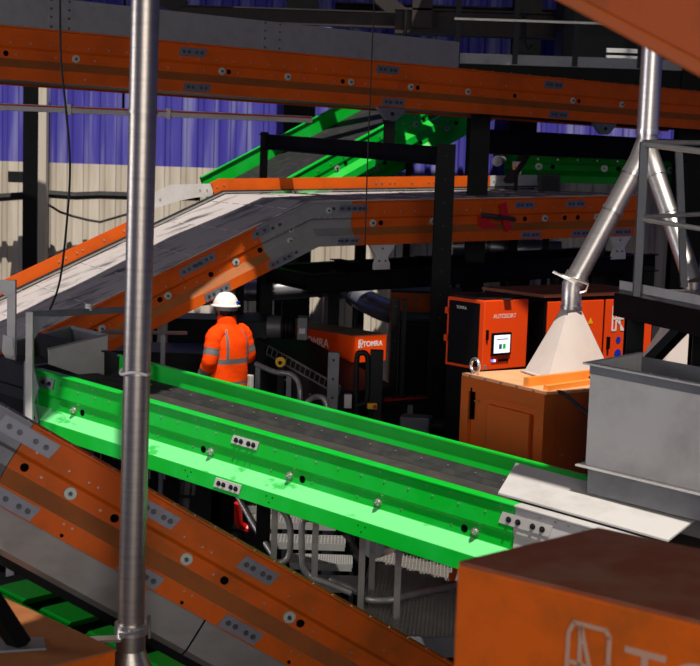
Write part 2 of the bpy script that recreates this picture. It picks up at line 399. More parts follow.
# ================================================================ FOREGROUND ORANGE INCLINE
FA = P(0, 403, 7.95); FB = P(350, 604, 8.35)
fd = FB-FA
F = Conv([FA - fd*.45, FB + fd*.62], 1.0)
fr = thing('belt_conveyor', 'near orange inclined conveyor sloping down to the lower right, in front of the grating', 'conveyor', V((F.pos(1).x, F.pos(1).y, 0)))
fu0 = F.at(16, 0, -.2)
f_near = F.sweep(MB(), frame_prof(), fu0, F.L, ledge=6).build('side_frame', ['orange_worn', 'orange_ledge'], fr, bevel=.003)
f_end = F.sweep(MB(), frame_prof(), 0, fu0-.004).build('bend_plate', 'galv_dark', fr); f_end['label'] = 'grey bend section of the side frame'
F.sweep(MB(), far_prof(.7, -.27, .5), 0, F.L).build('side_frame', 'orange_worn', fr)
F.sweep(MB(), [(-.06, -.3), (-.68, -.3), (-.68, -.33), (-.06, -.33)], 0, F.L).build('belt', 'rubber', fr)
us = F.at(196, 0, -.6)
F.sweep(MB(), [(.05, -.5), (.062, -.5), (.062, -.72), (.03, -.76), (.02, -.76), (.05, -.72)], us+.006, F.L).build('skirt_sheet', 'skirt', fr)
F.sweep(MB(), [(.05, -.5), (.062, -.5), (.062, -.72), (.03, -.76), (.02, -.76), (.05, -.72)], 0, us-.006).build('skirt_sheet', 'skirt', fr)
F.sweep(MB(), [(.0, -.73), (.03, -.73), (.03, -.81), (.0, -.81)], 0, F.L).build('lower_rail', 'black', fr)
F.sweep(MB(), [(-.0, -.5), (-.69, -.5), (-.69, -.8), (-.0, -.8)], 0, F.L).build('belt_pan', 'black', fr)
splice(F, fr, F.at(25, 0, -.1), -.085, L=.36, Hh=.1, bk='bolt_dark'); splice(F, fr, F.at(256, 0, -.1), -.1, L=.24, Hh=.09, bk='bolt_dark'); splice(F, fr, F.at(157, 0, -.1), -.1, n=4, L=.24, Hh=.09, bk='bolt_dark')
splice(F, fr, F.at(139, 0, -.44), -.445, L=.26, Hh=.09, bk='bolt_dark'); splice(F, fr, F.at(238, 0, -.44), -.445, L=.26, Hh=.09, bk='bolt_dark'); splice(F, fr, F.at(12, 0, -.44), -.445, L=.3, Hh=.095, bk='bolt_dark')
for p in (70, 186, 289, 392): stick('washer', 'washer', F.pos(F.at(p, 0, -.26), out_at(-.255), -.255), F.s, f_near, 1.05)
for p in (24, 114, 224, 300, 405): stick('hole', 'hole', F.pos(F.at(p, 0, -.26), out_at(-.255), -.255), F.s, f_near)
rivets(F, f_near, [F.at(p, 0, -.26) for p in (41, 100, 213, 264, 313, 351)], -.255, 1.1)
rivets(F, f_near, [F.at(p, 0, -.13) for p in (38, 70, 90, 99, 185, 203, 212, 238, 264, 289, 313, 338, 362, 384)], -.14, .9)
for u in frange(.3, F.L-.1, 34): stick('rivet', 'lip_bolt', F.pos(u, .03, .0), F.n[0], f_near, .8)
for p in (65, 184, 290): 
    u = F.at(p, 0, -.44)
    for a, b, k in ((-.025, .03, 'rivet'), (.03, .03, 'rivet')): stick(k, 'rivet', F.pos(u+a, .085, -.44+b), F.s, f_near, .9)
    stick('hole', 'hole', F.pos(u, .086, -.475), F.s, f_near, .45)
for u, o in ((F.L-.2, -.1), (F.L-.2, -.6), (.3, -.1), (.3, -.6)):
    b = F.pos(u, o, -.78); MB().bar((b.x, b.y, 0), b, .1, .1).build('support_leg', 'black', fr)
# ================================================================ MIDDLE ORANGE CONVEYOR WITH BEND
dM = lambda px: None
MBp = P(307, 202, 15.75); MR = P(600, 196, 17.5)
dirp = (MR-MBp); 
def on_line(px, py, A, d2):   # point seen at a pixel inside the vertical plane through A along d2
    r = ray(px, py); n = V((d2.y, -d2.x, 0)); k = (A-CAM).dot(n) / r.dot(n); return CAM + r*k
ML = on_line(43, 331, MBp, dirp)
MR = on_line(640, 195.5, MBp, dirp)
ML = MBp + (ML-MBp)*1.5
WM = 2.65
Mc = Conv([ML, MBp, MR], WM)
mr_ = thing('belt_conveyor', 'wide orange conveyor with a pale dusty belt bending from incline to level, behind the worker', 'conveyor', V((MBp.x, MBp.y, 0)))
ub = Mc.u[1]; ubl = Mc.at(268, 0, -.25); ubr = Mc.at(347, 0, -.2)
m1 = Mc.sweep(MB(), frame_prof(), 0, ubl, ledge=6).build('side_frame', ['orange', 'orange_ledge'], mr_, bevel=.003)
m2 = Mc.sweep(MB(), frame_prof(), ubr, Mc.L, ledge=6).build('side_frame', ['orange', 'orange_ledge'], mr_, bevel=.003)
bend = Mc.sweep(MB(), [(o+.004, h) for o, h in frame_prof()], ubl-.06, ubr+.05).build('bend_plate', 'galv', mr_); bend['label'] = 'grey galvanised bend section'
MT['belt_dusty'] = mat('dusty sorting belt', '#b2aaa6', .7, 0, '#3a373c', .9, 1.8, stretch=(1, 2.2, 1), thresh=(.52, .68))
Mc.sweep(MB(), [(-.06, -.15), (-WM+.05, -.15), (-WM+.05, -.45), (-.06, -.45)], 0, Mc.L).build('belt_pan', 'black', mr_)
bt = MB(); Mc.sweep(bt, [(-.03, .012), (-WM+.03, .012), (-WM+.03, -.03), (-.03, -.03)], 0, Mc.L)
u = .35
while u < Mc.L-.2:            # dashed belt seams
    for k in range(7):
        a = .12 + k*.36; i = Mc.seg(u)
        bt.prism([Mc.pos(u, -a, .013), Mc.pos(u, -a-.22, .013), Mc.pos(u+.012, -a-.22, .013), Mc.pos(u+.012, -a, .013)], Mc.N(u)*.006, 1)
    u += .62
MT['seam'] = mat('worn belt seam', '#b8b0a8', .7)
bt.build('belt', ['belt_dusty', 'seam'], mr_)['label'] = 'pale dusty belt with dashed seams'
# far guard
def gprof(h0, h1): return [(-WM-.03, h0), (-WM+.0, h0), (-WM+.0, h1), (-WM-.03, h1)]
uf1 = Mc.at(150, -WM, .1); uf2 = Mc.at(213, -WM, .1); uf3 = Mc.at(490, -WM, .1)
ga = Mc.sweep(MB(), gprof(.06, .21), 0, uf1).build('guard_rail', 'orange', mr_)
gpl = lambda px, py: (lambda r: CAM + r*((Mc.p[0] - Mc.s*WM - CAM).dot(Mc.s)/r.dot(Mc.s)))(ray(px, py))
gb = MB().prism([gpl(*q_) for q_ in ((153, 209), (153, 193.5), (171, 184.8), (213, 183.5), (213, 196), (196, 197.5), (178, 201))], -Mc.s*.02).build('guard_bend_plate', 'galv_light', mr_)
gc = Mc.sweep(MB(), gprof(.06, .21), uf2+.003, uf3).build('guard_rail', 'orange', mr_)
gd_ = Mc.sweep(MB(), gprof(.06, .21), uf3+.003, Mc.at(537, -WM, .1)).build('guard_rail', 'galv_light', mr_)
Mc.sweep(MB(), far_prof(WM), 0, Mc.L).build('side_frame', 'orange', mr_)
rl = MB(); Mc.sweep(rl, [(-WM+.01, .04), (-WM+.1, .04), (-WM+.1, .028), (-WM+.01, .028)], 0, Mc.at(537, -WM, .1)); rl.build('belt_guide', 'galv', mr_)
rl = MB(); Mc.sweep(rl, [(-WM+.001, .06), (-WM+.05, .06), (-WM+.05, .045), (-WM+.001, .045)], 0, Mc.at(537, -WM, .1)); rl.build('rubber_strip', 'rubber', mr_)
for par, pxs in ((ga, (60, 67, 78, 84, 105, 125)), (gb, (160, 200, 207)), (gc, (218, 224, 376, 382, 390, 395, 412, 429, 434, 480, 484)), (gd_, (494, 500, 520))):
    for p in pxs: stick('rivet', 'rivet', gpl(p, 190 if p > 165 else 199) if par is gb else Mc.pos(Mc.at(p, -WM, .1), -WM, .13), Mc.s, par, 1.5)
for p, h in ((191, -.09), (350, -.08)):
    splice(Mc, mr_, Mc.at(p, 0, h), h, L=.32, Hh=.085, bk='bolt_dark')
for p, h in ((201, -.08), (214, -.445), (277, -.445)): splice(Mc, mr_, Mc.at(p, 0, h), h, L=.32, Hh=.085, bk='bolt_dark')
splice(Mc, mr_, Mc.at(259, 0, -.06), -.07, n=2, L=.22, Hh=.08, bk='bolt_dark', gap=False); 
for p, h in ((355, -.085), (523, -.085), (574, -.085), (345, -.445), (526, -.445), (576, -.445), (618, -.445)): splice(Mc, mr_, Mc.at(p, 0, h), h, L=.27, Hh=.08, bk='bolt_dark')
for par, k, pxs in ((m1, 'washer', (102, 168, 236)), (m1, 'hole', (95, 160, 211, 260)), (m2, 'washer', (373, 433, 545, 597)), (m2, 'hole', (381, 525, 565, 578))):
    for p in pxs: stick(k, 'washer' if k == 'washer' else 'hole', Mc.pos(Mc.at(p, 0, -.255), out_at(-.255), -.255), Mc.s, par, 1.15)
rivets(Mc, m1, [Mc.at(p, 0, -.14) for p in (60, 75, 90, 118, 150, 165, 180, 227, 243, 255)], -.15, 1.1)
rivets(Mc, m1, [Mc.at(p, 0, -.26) for p in (110, 185, 197, 220, 248)], -.26, 1.1)
rivets(Mc, m2, [Mc.at(p, 0, -.13) for p in (362, 384, 400, 414, 466, 480, 500, 535, 553, 590, 606)], -.13, 1.1)
for p, h in ((291, -.2), (290, -.31), (328, -.1)): stick('washer', 'washer', Mc.pos(Mc.at(p, 0, h), out_at(h)+.004, h), Mc.s, bend, 1.)
for p in (275, 283, 295, 303, 312, 318, 324, 330, 338): stick('rivet', 'rivet', Mc.pos(Mc.at(p, 0, -.23), .02, -.18), Mc.s, bend, 1.1)
for p, h in ((272, -.09), (279, -.09), (333, -.08), (340, -.08), (285, -.44), (293, -.44), (336, -.44), (344, -.44)): stick('bolt_dark', 'bolt', Mc.pos(Mc.at(p, 0, h), out_at(h)+.004, h), Mc.s, bend, .9)
for u, o in ((.3, -.2), (.3, -2.4), (1.6, -2.4), (ub+.5, -2.3), (Mc.L-.4, -2.3), (Mc.L-.3, -.4)):
    b = Mc.pos(u, o, -.4); MB().bar((b.x, b.y, 0), b, .12, .12).build('support_leg', 'black', mr_)
for p in (381, 618):        # white feet under the side frame
    u = Mc.at(p, 0, -.5); b = Mc.pos(u, .05, -.49); t = Mc.T(u)
    o = MB().prism([b - t*.18, b + t*.18, b + t*.07 - Z*.16, b + t*.1 - Z*.24, b + t*.1 - Z*.3, b - t*.1 - Z*.3, b - t*.1 - Z*.24, b - t*.07 - Z*.16], -Mc.s*.05).build('mounting_foot', 'galv_light', mr_)
    for a, h in ((0, -.06), (-.04, -.2), (.04, -.2)): stick('bolt_dark', 'bolt', b + t*a + Z*h, Mc.s, o, .6)
# red lock-out bracket on the conveyor side
u = Mc.at(488, 0, -.24); b = Mc.pos(u, .02, -.25); t = Mc.T(u)
hd = MB(); hd.prism([b - t*.16 + Z*.06, b - t*.05 + Z*.06, b - t*.0 - Z*.02, b + t*.12 - Z*.12, b + t*.12 - Z*.2, b + t*.0 - Z*.2, b - t*.15 - Z*.08], Mc.s*.04)
hd = hd.build('red_bracket', 'red', mr_); hd['label'] = 'red bracket with lever'
MB().tube([b - t*.14 + Z*.06 + Mc.s*.06, b + t*.02 + Z*.04 + Mc.s*.1, b + t*.3 - Z*.0 + Mc.s*.1], .03).build('shaft', 'bolt_dark', hd)
MB().box(b + t*.17 + Z*.03 + Mc.s*.1, (t*.95 + Z*.3, t*-.3 + Z*.95, Mc.s), (.045, .17, .012)).build('lever', 'red', hd)
# ================================================================ UPPER ORANGE CONVEYOR
UA = P(0, 25, 13.3); UB = P(638, 85.5, 18.0)
ud = UB-UA
Uc_ = Conv([UA - ud*.2, UB + ud*.18], .85)
ur = thing('belt_conveyor', 'upper orange conveyor running across the top, grey sheet cover on its left half', 'conveyor', V((UA.x, UA.y, 0)))
u_near = Uc_.sweep(MB(), frame_prof(), 0, Uc_.L, ledge=6).build('side_frame', ['orange', 'orange_ledge'], ur, bevel=.003)
Uc_.sweep(MB(), far_prof(.85), 0, Uc_.L).build('side_frame', 'orange', ur)
Uc_.sweep(MB(), [(-.05, -.06), (-.8, -.06), (-.8, -.1), (-.05, -.1)], 0, Uc_.L).build('belt', 'rubber', ur)
Uc_.sweep(MB(), [(-.05, -.2), (-.8, -.2), (-.8, -.48), (-.05, -.48)], 0, Uc_.L).build('belt_pan', 'black', ur)
uc_end = Uc_.at(459, 0, .1); ujs = [Uc_.at(60, 0, .1), Uc_.at(272, 0, .1)]
ends = [0] + ujs + [uc_end]
covs = []
for a, b in zip(ends, ends[1:]):
    covs.append(Uc_.sweep(MB(), [(.0, .0), (.0, .3), (-.15, .31), (-.7, .31), (-.85, .2), (-.85, .0)], a+.004, b-.004).build('cover_sheet', 'galv', ur))
for j, uj in enumerate(ujs):
    st = MB().prism([Uc_.pos(uj-.12, .0, .01), Uc_.pos(uj+.12, .0, .01), Uc_.pos(uj+.12, .0, .3), Uc_.pos(uj-.12, .0, .3)], Uc_.s*.006).build('joint_strap', 'galv', ur)
    for a in (-.09, .09):
        for h in (.03, .12, .2, .28): stick('bolt_dark', 'bolt', Uc_.pos(uj+a, .006, h), Uc_.s, st, .55)
for p, h in ((191, -.09), (192, -.445), (386, -.09), (388, -.445), (552, -.09), (553, -.445)): splice(Uc_, ur, Uc_.at(p, 0, h), h, L=.3, Hh=.085, bk='bolt_dark', mt='galv_dark')
for p in (76, 222, 288, 351, 411, 468, 573, 622): stick('washer', 'washer', Uc_.pos(Uc_.at(p, 0, -.255), out_at(-.255), -.255), Uc_.s, u_near, 1.05)
for p in (6, 229, 343, 418, 515, 579): stick('hole', 'hole', Uc_.pos(Uc_.at(p, 0, -.255), out_at(-.255), -.255), Uc_.s, u_near)
rivets(Uc_, u_near, [Uc_.at(p, 0, -.13) for p in (10, 30, 50, 69, 88, 108, 126, 180, 198, 216, 233, 250, 268, 283, 300, 315, 333, 350, 375, 390, 405, 430, 450, 480, 505, 530)], -.15, 1.1)
rivets(Uc_, u_near, [Uc_.at(p, 0, -.26) for p in (16, 56, 95, 168, 204, 238, 272, 304, 335, 366, 396, 426, 453, 480, 535)], -.26, 1.1)
rivets(Uc_, u_near, [Uc_.at(p, 0, -.45) for p in (82, 294, 415, 472, 526)], -.45, 1.5)
for u in frange(.2, Uc_.L-.2, 40): stick('rivet', 'lip_bolt', Uc_.pos(u, .02, .0), Z, u_near, 1.1)
for p in (391, 604):
    u = Uc_.at(p, 0, -.5); b = Uc_.pos(u, .03, -.5); t = Uc_.T(u)
    o = MB().prism([b - t*.2, b + t*.2, b + t*.16 - Z*.05, b + t*.06 - Z*.14, b - t*.06 - Z*.14, b - t*.16 - Z*.05], -Uc_.s*.06).build('mounting_foot', 'galv_dark', ur)
    stick('bolt', 'bolt', b - Z*.07, Uc_.s, o, 1.)
# ================================================================ BLACK STEEL FRAME UNDER THE UPPER CONVEYOR
def steel(name, label, loc): return thing(name, label, 'steel frame', loc)
c1t = P(446, 147, 15.3); c1 = V((c1t.x, c1t.y, 0))
q0 = P(264, 141.5, 18.9); q1 = V((c1t.x, c1t.y, P(446, 156.5, 15.3).z))
fr1 = steel('steel_frame', 'black steel portal frame whose column stands in front of the wide pale belt', c1)
MB().hbeam(c1, c1t + Z*.03, .2, .2, .02, (0, 1, 0)).build('column', 'black', fr1)
MB().hbeam(q0, q1 - (q1-q0).normalized()*.1, .16, .2, .014).build('crossbeam', 'black', fr1)
p0t = P(264.5, 132, 18.9)
po = MB().hbeam((p0t.x, p0t.y, 0), p0t, .1, .1, .012, (0, 1, 0)).build('post', 'black', fr1)
for h in (-.14, -.24): 
    stick('bolt', 'bolt', p0t + V((.05, -.06, h)), (0, -1, 0), po, .7)
for k in range(12): stick('bolt', 'bolt', c1t + V((.0, -.1, -.1-.25*k)), (0, -1, 0), fr1.children[0], .5)
for p in (391, 604):   # short stools carrying the upper conveyor
    pass
u = Uc_.at(391, 0, -.5); b = Uc_.pos(u, .0, -.64); k = (b.x-q0.x)/(q1.x-q0.x); bq = q0 + (q1-q0)*k
MB().hbeam(bq + Z*.08, V((bq.x, bq.y, b.z)), .13, .13, .012, (0, 1, 0)).build('stool', 'black', fr1)
# second frame to the right, dark, carrying the upper conveyor end
c2 = P(478, 170, 17.6); c2 = V((c2.x, c2.y, 0)); e2 = P(690, 145, 19.5)
fr2 = steel('steel_frame', 'black frame behind the wide belt, beam below the upper conveyor right end', c2)
zt = ZC + .42
MB().hbeam(c2, V((c2.x, c2.y, zt+.35)), .24, .24, .02, (0, 1, 0)).build('column', 'black', fr2)
MB().hbeam(V((c2.x, c2.y, zt)), V((e2.x, e2.y, zt)), .2, .3, .02).build('crossbeam', 'black', fr2)
MB().hbeam(V((e2.x, e2.y, 0)), V((e2.x, e2.y, zt+2.2)), .4, .3, .02, (0, 1, 0)).build('column', 'black', fr2)
u = Uc_.at(604, 0, -.5); b = Uc_.pos(u, -.3, -.5)
# third: beams under the wide conveyor
fr3 = steel('steel_frame', 'black support frame under the level part of the wide pale belt', V((Mc.pos(ub+1).x, Mc.pos(ub+1).y, 0)))
for o in (-.05, -1.4):
    a = Mc.pos(ub-.35, o, -.86); b = Mc.pos(Mc.L+.3, o, -.86); MB().hbeam(a, b, .16, .22, .015).build('longitudinal_beam', 'black', fr3)
for uu in (ub-.3, ub+1.0, ub+2.2, Mc.L+.2):
    a = Mc.pos(uu, -.05, -.86); b = Mc.pos(uu, -1.4, -.86); MB().hbeam(a, b, .14, .18, .015).build('cross_member', 'black', fr3)
for uu, o in ((ub-.3, -1.4), (ub+1.0, -1.4), (Mc.L+.2, -.05), (Mc.L+.2, -1.4)):
    a = Mc.pos(uu, o, -.9); MB().hbeam(V((a.x, a.y, 0)), a, .14, .14, .012, (0, 1, 0)).build('leg', 'black', fr3)
# ================================================================ RAISED WALKWAY, TOP RIGHT
wA = P(461, 57, 19.2); wz = wA.z; wB = PZ(720, 64, wz) 
wy = 19.4
x0 = wA.x; x1 = P(760, 60, wy).x
ww = thing('raised_walkway', 'raised walkway with grey edge and thin railing above the right end of the upper conveyor', 'walkway', V((x1-.3, wy, 0)))
MB().wbox((x0, wy-.02, wz-.07), (x1, wy+.02, wz+.07)).build('kick_plate', 'galv_dark', ww)
MB().wbox((x0, wy+.02, wz-.1), (x1, wy+1.6, wz-.05)).build('deck', 'black', ww)
MB().wbox((x0, wy+.03, wz-.42), (x1, wy+.2, wz-.08)).build('edge_beam', 'black', ww)
for px in (457, 515, 575, 640):
    x = P(px, 50, wy).x; MB().bar((x, wy-.04, wz-.06), (x, wy-.04, wz+1.25), .07, .05).build('rail_post', 'black_soft', ww)
MB().bar((x0-.1, wy-.06, wz+.52), (x1, wy-.06, wz+.52), .03, .03).build('mid_rail', 'rail_steel', ww)
MB().bar((x0-.1, wy-.06, wz+1.22), (x1, wy-.06, wz+1.22), .04, .04).build('top_rail', 'rail_steel', ww)
for x in (x0+.3, x1-.3):
    MB().hbeam((x, wy+.8, 0), (x, wy+.8, wz-.1), .2, .2, .015, (0, 1, 0)).build('column', 'black', ww)
# dark machine on the walkway
mA = P(596, 45, 20.2); mB = P(700, 45, 20.2)
t = thing('machine_housing', 'dark machine housing on the raised walkway behind the railing', 'machine', V(((mA.x+mB.x)/2, 20.4, wz-.05)))
MB().wbox((P(562, 40, 20.1).x, 20.1, wz-.05), (mB.x, 20.9, wz+1.3)).build('body', 'black_soft', t, bevel=.03)
MB().wbox((P(607, 50, 20).x, 20.02, wz+.1), (P(640, 50, 20).x, 20.1, wz+.16)).build('steel_bar', 'chrome', t)
MB().wbox((P(607, 50, 20).x, 20.02, wz+.2), (P(640, 50, 20).x, 20.1, wz+.26)).build('steel_bar', 'chrome', t)
for a in (.2, .5, .8):
    x = mA.x + (mB.x-mA.x)*a; MB().wbox((x, 20.05, wz+.7), (x+.3, 20.1, wz+1.1)).build('panel', 'black', t)
# roof girder with trusses, top
gy = 21.5
zg = P(420, 22, gy).z
gi = thing('roof_girder', 'dark rusty girder with hooks crossing above the walkway', 'girder', V((P(400, 20, gy).x, gy, zg)))
xg0 = P(395, 20, gy).x; xg1 = P(720, 20, gy).x
MT['rust'] = mat('dark rusty steel', '#241a18', .7, 0, '#3c2a22', .6, 4)
MB().hbeam((xg0, gy, zg), (xg1, gy, zg), .3, .38, .03).build('beam', 'rust', gi)
for px in (405, 523):
    x = P(px, 30, gy).x; MB().tube([(x, gy-.2, zg+.15), (x, gy-.2, zg-.25), (x+.06, gy-.2, zg-.38), (x+.12, gy-.2, zg-.3)], .025).build('hook', 'black_soft', gi)
for x in (xg0+.4, xg1-.2): MB().hbeam((x, gy, zg-.1), (x, gy, 9.95), .3, .3, .03, (0, 1, 0)).build('hanger', 'rust', gi)
# slanted dark braces at the top
for i, (a, b, lab) in enumerate((((150, -5), (185, 8), 'dark diagonal roof brace at top left above the grey cover'), ((381, -2), (402, 16), 'dark diagonal roof brace left of the rusty girder'))):
    p, q = P(a[0], a[1], 23), P(b[0], b[1], 23); d = (q-p).normalized(); s_ = 1.0
    p = p - d*((9.95-p.z)/(-d.z) if abs(d.z) > .1 else 1) if False else p
    k = (9.95-p.z)/d.z; p2 = p + d*k
    tag(MB().bar(p2, q, .25, .25).build('roof_brace', 'rust'), lab, 'brace')
# dark beam behind the grey cover
zz = P(290, 17, 22.5).z
tag(MB().hbeam((P(180, 12, 22.5).x, 22.5, zz), (P(470, 20, 22.5).x, 22.5, zz), .2, .25, .02).build('roof_beam', 'rust'), 'long dark beam behind the grey cover of the upper conveyor', 'beam')
# ================================================================ LONG CABLE TRAY AND WALL CABLES
ct = thing('cable_tray', 'long grey perforated cable tray in front of the blue wall', 'cable tray', P(-40, 105, 19))
a = P(-40, 105, 18.5); b = P(312, 108, 19.6)
b.z = a.z + .0; 
MB().bar(a, b, .12, .09).build('tray', 'galv_light', ct)
MB().bar(a + V((0, -.07, .025)), b + V((0, -.07, .025)), .012, .02).build('red_cable', 'red', ct)
for k in range(2):
    c = a + (b-a)*(.3+.28*k); MB().box(c + V((0, -.0, 0)), ((1,0,0),(0,1,0),(0,0,1)), (.03, .08, .07)).build('clip', 'galv_light', ct)
hx = a + (b-a)*.985; MB().bar(hx, V((hx.x, hx.y, hx.z+.28)), .05, .05).build('hanger', 'black', ct)
hx = a + (b-a)*.45; MB().bar(hx - Z*.03, V((hx.x, hx.y, 9.95)), .03, .03).build('hanger', 'black', ct)
for lab, pts, r in (('bundle of dark cables running along the beige wall at left', [(-20, 199, 25.5), (20, 196, 25.5), (48, 194, 25.4), (75, 196, 25.5), (100, 195, 25.5), (130, 196, 25.5), (200, 197, 25.5)], .07),
                    ('thin dark cable sagging below the cable bundle on the beige wall', [(46, 203, 25.6), (60, 212, 25.6), (72, 216, 25.6), (88, 220, 25.6), (100, 222, 25.6), (128, 214, 25.6)], .022)):
    tag(MB().tube([P(*q) for q in pts], r, 8).build('wall_cable', 'rubber'), lab, 'cable')
tag(MB().wbox(P(12, 182, 25.4), P(30, 172, 25.1)).build('junction_box', 'black_soft'), 'dark junction box on the beige wall beside the left column', 'box')
def catenary(name, lab, pts, r, mt='rubber'): return tag(MB().tube([P(*q) for q in pts], r, 6).build(name, mt), lab, 'cable')
def spl(pts, n=6):     # catmull-rom through pixel triples
    out = []
    for i in range(len(pts)-1):
        p0, p1, p2, p3 = [pts[min(max(k, 0), len(pts)-1)] for k in (i-1, i, i+1, i+2)]
        for j in range(n):
            t = j/n; out.append(tuple(.5*(2*b + (c-a)*t + (2*a-5*b+4*c-d)*t*t + (3*b-a-3*c+d)*t**3) for a, b, c, d in zip(p0, p1, p2, p3)))
    return out + [tuple(pts[-1])]
catenary('hanging_cable', 'thin dark cable hanging in a curve down to the belt at left', spl([(59, -60, 12.8), (60, 0, 12.8), (61, 60, 12.8), (66, 110, 12.85), (70, 165, 12.9), (67, 220, 13.0), (60, 280, 13.2), (49, 312, 13.4)]), .011)
catenary('hanging_cable', 'thin dark cable hanging straight down across the upper conveyor in the centre', spl([(376, -40, 14.6), (374, 0, 14.6), (371, 80, 14.65), (368, 150, 14.7), (365, 245, 14.7)]), .008, 'rust')
# ================================================================ BACKGROUND GREEN CONVEYORS
def bg_conv(name_label, A, B, W, k, mt, far_top=0., zl=None):
    c = Conv([A, B], W*k); r = thing('belt_conveyor', name_label, 'conveyor', V((A.x, A.y, 0)))
    f = c.sweep(MB(), frame_prof(k), 0, c.L).build('side_frame', mt, r)
    c.sweep(MB(), far_prof(W*k, far_top, .5*k), 0, c.L).build('side_frame', mt, r)
    c.sweep(MB(), [(-.05*k, -.1), (-W*k+.04, -.1), (-W*k+.04, -.14), (-.05*k, -.14)], 0, c.L).build('belt', 'rubber', r)
    c.sweep(MB(), [(-.05*k, -.2*k), (-W*k+.04, -.2*k), (-W*k+.04, -.48*k), (-.05*k, -.48*k)], 0, c.L).build('belt_pan', 'black', r)
    for u in frange(.5, c.L-.3, 4): stick('washer', 'washer', c.pos(u, .0, -.25*k), c.s, f, 1.4)
    for u in frange(.7, c.L-.1, 4): stick('hole', 'hole', c.pos(u, .0, -.25*k), c.s, f, 1.3)
    for u in frange(.2, c.L-.3, 12): stick('rivet', 'rivet', c.pos(u, .02, -.13*k), c.s, f, 1.6)
    for u, o in ((.3, -.2), (c.L-.3, -.2), (.3, -W*k+.2), (c.L-.3, -W*k+.2)):
        b = c.pos(u, o, -.45*k); MB().bar((b.x, b.y, 0), b, .12, .12).build('support_leg', 'black', r)
    return c
bg1 = bg_conv('green inclined conveyor rising to the right behind the black portal frame', P(266, 190, 21.2), P(424, 103, 23.4), 1.6, 1., 'green', .16)
bg1b = bg_conv('second green incline rising behind the first one, partly hidden by the portal frame', P(345, 168, 23.2), P(490, 88, 24.4), .5, 1., 'green')
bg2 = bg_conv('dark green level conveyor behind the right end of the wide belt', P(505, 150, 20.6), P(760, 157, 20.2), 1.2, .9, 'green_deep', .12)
# ================================================================ LEFT STEEL DOWNPIPE
dp = 7.5
pt = P(145.6, -10, dp); pb = P(131, 628, dp); pd = (pt-pb).normalized(); pt = pb + pd*((9.95-pb.z)/pd.z)
pr = thing('downpipe', 'tall brushed steel downpipe in the left foreground', 'pipe', V((pb.x, pb.y, 0)))
Ptop = lambda py: pb + pd*((P(140, py, dp).z - pb.z)/pd.z)
seg = [pt, Ptop(112), Ptop(373), pb]
for k in range(3): MB().cyl(seg[k], seg[k+1] + pd*.002, .0745 - .001*k, None, 40).build('pipe_section', 'brushed', pr, smooth=True)
for k, py in enumerate((112, 373)):
    c = Ptop(py); MB().cyl(c - pd*.008, c + pd*.008, .079, None, 40).build('joint_ring', 'brushed' if k == 0 else 'chrome', pr, smooth=True)
wt = MB(); c = Ptop(372); wt.tube([c + V((.088*math.cos(a), .088*math.sin(a), .01*math.sin(a*3))) for a in frange(math.pi*.8, math.pi*1.75, 10)], .008, 6); wt.build('wire_tie', 'white', pr, smooth=True)['label'] = 'white tie around the joint'
c = pb
MB().cyl(c - pd*.03, c + pd*.03, .09, None, 32).build('clamp_ring', 'chrome', pr, smooth=True)
MB().cyl(c - pd*.12, c - pd*.03, .082, None, 32).build('neck', 'brushed', pr, smooth=True)
lv = MB(); lv.box(c + V((-.13, -.1, -.035)), ((1, -.1, .12), (.1, 1, 0), Z), (.1, .04, .008)); lv.tube([c + V((-.05, -.09, -.01)), c + V((.03, -.11, .01)), c + V((.1, -.06, .03)), c + V((.1, 0, .07)), c + V((.1, .02, -.06))], .009, 8); lv.build('clamp_lever', 'chrome', pr, smooth=True)
cz = c.z - .12
def ringp(ctr, r, n=24): return [V((ctr.x + r*math.cos(2*math.pi*i/n), ctr.y + r*math.sin(2*math.pi*i/n), ctr.z)) for i in range(n)]
MB().loft([ringp(c - pd*.12, .08), ringp(V((c.x, c.y, cz-.62)), .33)]).build('cone', 'brushed', pr, smooth=True)
MB().wbox((c.x-.33, c.y-.33, 0), (c.x+.33, c.y+.33, cz-.62)).build('collector_box', 'galv_dark', pr)
# ================================================================ RIGHT FORKED PIPE
dr = 11.9
a0 = P(653, 35, dr); a1 = P(647.5, 132, dr); ax = (a0-a1).normalized(); ax = (ax + Z*3).normalized()
rp = thing('forked_pipe', 'silver pipe at right splitting into two legs above the pale cone', 'pipe', V((a1.x, a1.y, 0)))
top = a1 + Z*((9.95-a1.z)); a0 = top
MB().cyl(a1, a0, .09, None, 32).build('main_pipe', 'brushed_bright', rp, smooth=True)
MB().cyl(a1 - Z*.02, a1 + Z*.02, .099, None, 32).build('joint_ring', 'chrome', rp, smooth=True)
l1 = P(576, 278, 11.82)
fork = a1 - Z*.13
yl = MB(); yl.tube([a1 - Z*.02, a1 - Z*.08, fork + (l1-fork)*.1, fork + (l1-fork)*.2], .091, 28)
yl.build('fork', 'brushed_bright', rp, smooth=True)
f1 = fork + (l1-fork)*.2
for k, (s0, s1) in enumerate(((.2, .48), (.48, 1.))):
    MB().cyl(fork + (l1-fork)*s0, fork + (l1-fork)*s1, .086, None, 32).build('pipe_section', 'brushed_bright', rp, smooth=True)
dl = (l1-fork).normalized()
for s0 in (.2, .48): c = fork + (l1-fork)*s0; MB().cyl(c - dl*.015, c + dl*.015, .094, None, 32).build('joint_ring', 'chrome', rp, smooth=True)
l2 = P(693, 282, 11.3); f2 = fork
yr = MB(); yr.tube([a1 - Z*.04, fork, fork + (l2-fork)*.22], .086, 28); yr.build('fork', 'brushed_bright', rp, smooth=True)
MB().cyl(fork + (l2-fork)*.2, l2, .079, None, 28).build('pipe_section', 'brushed_bright', rp, smooth=True)
d2 = (l2-fork).normalized()
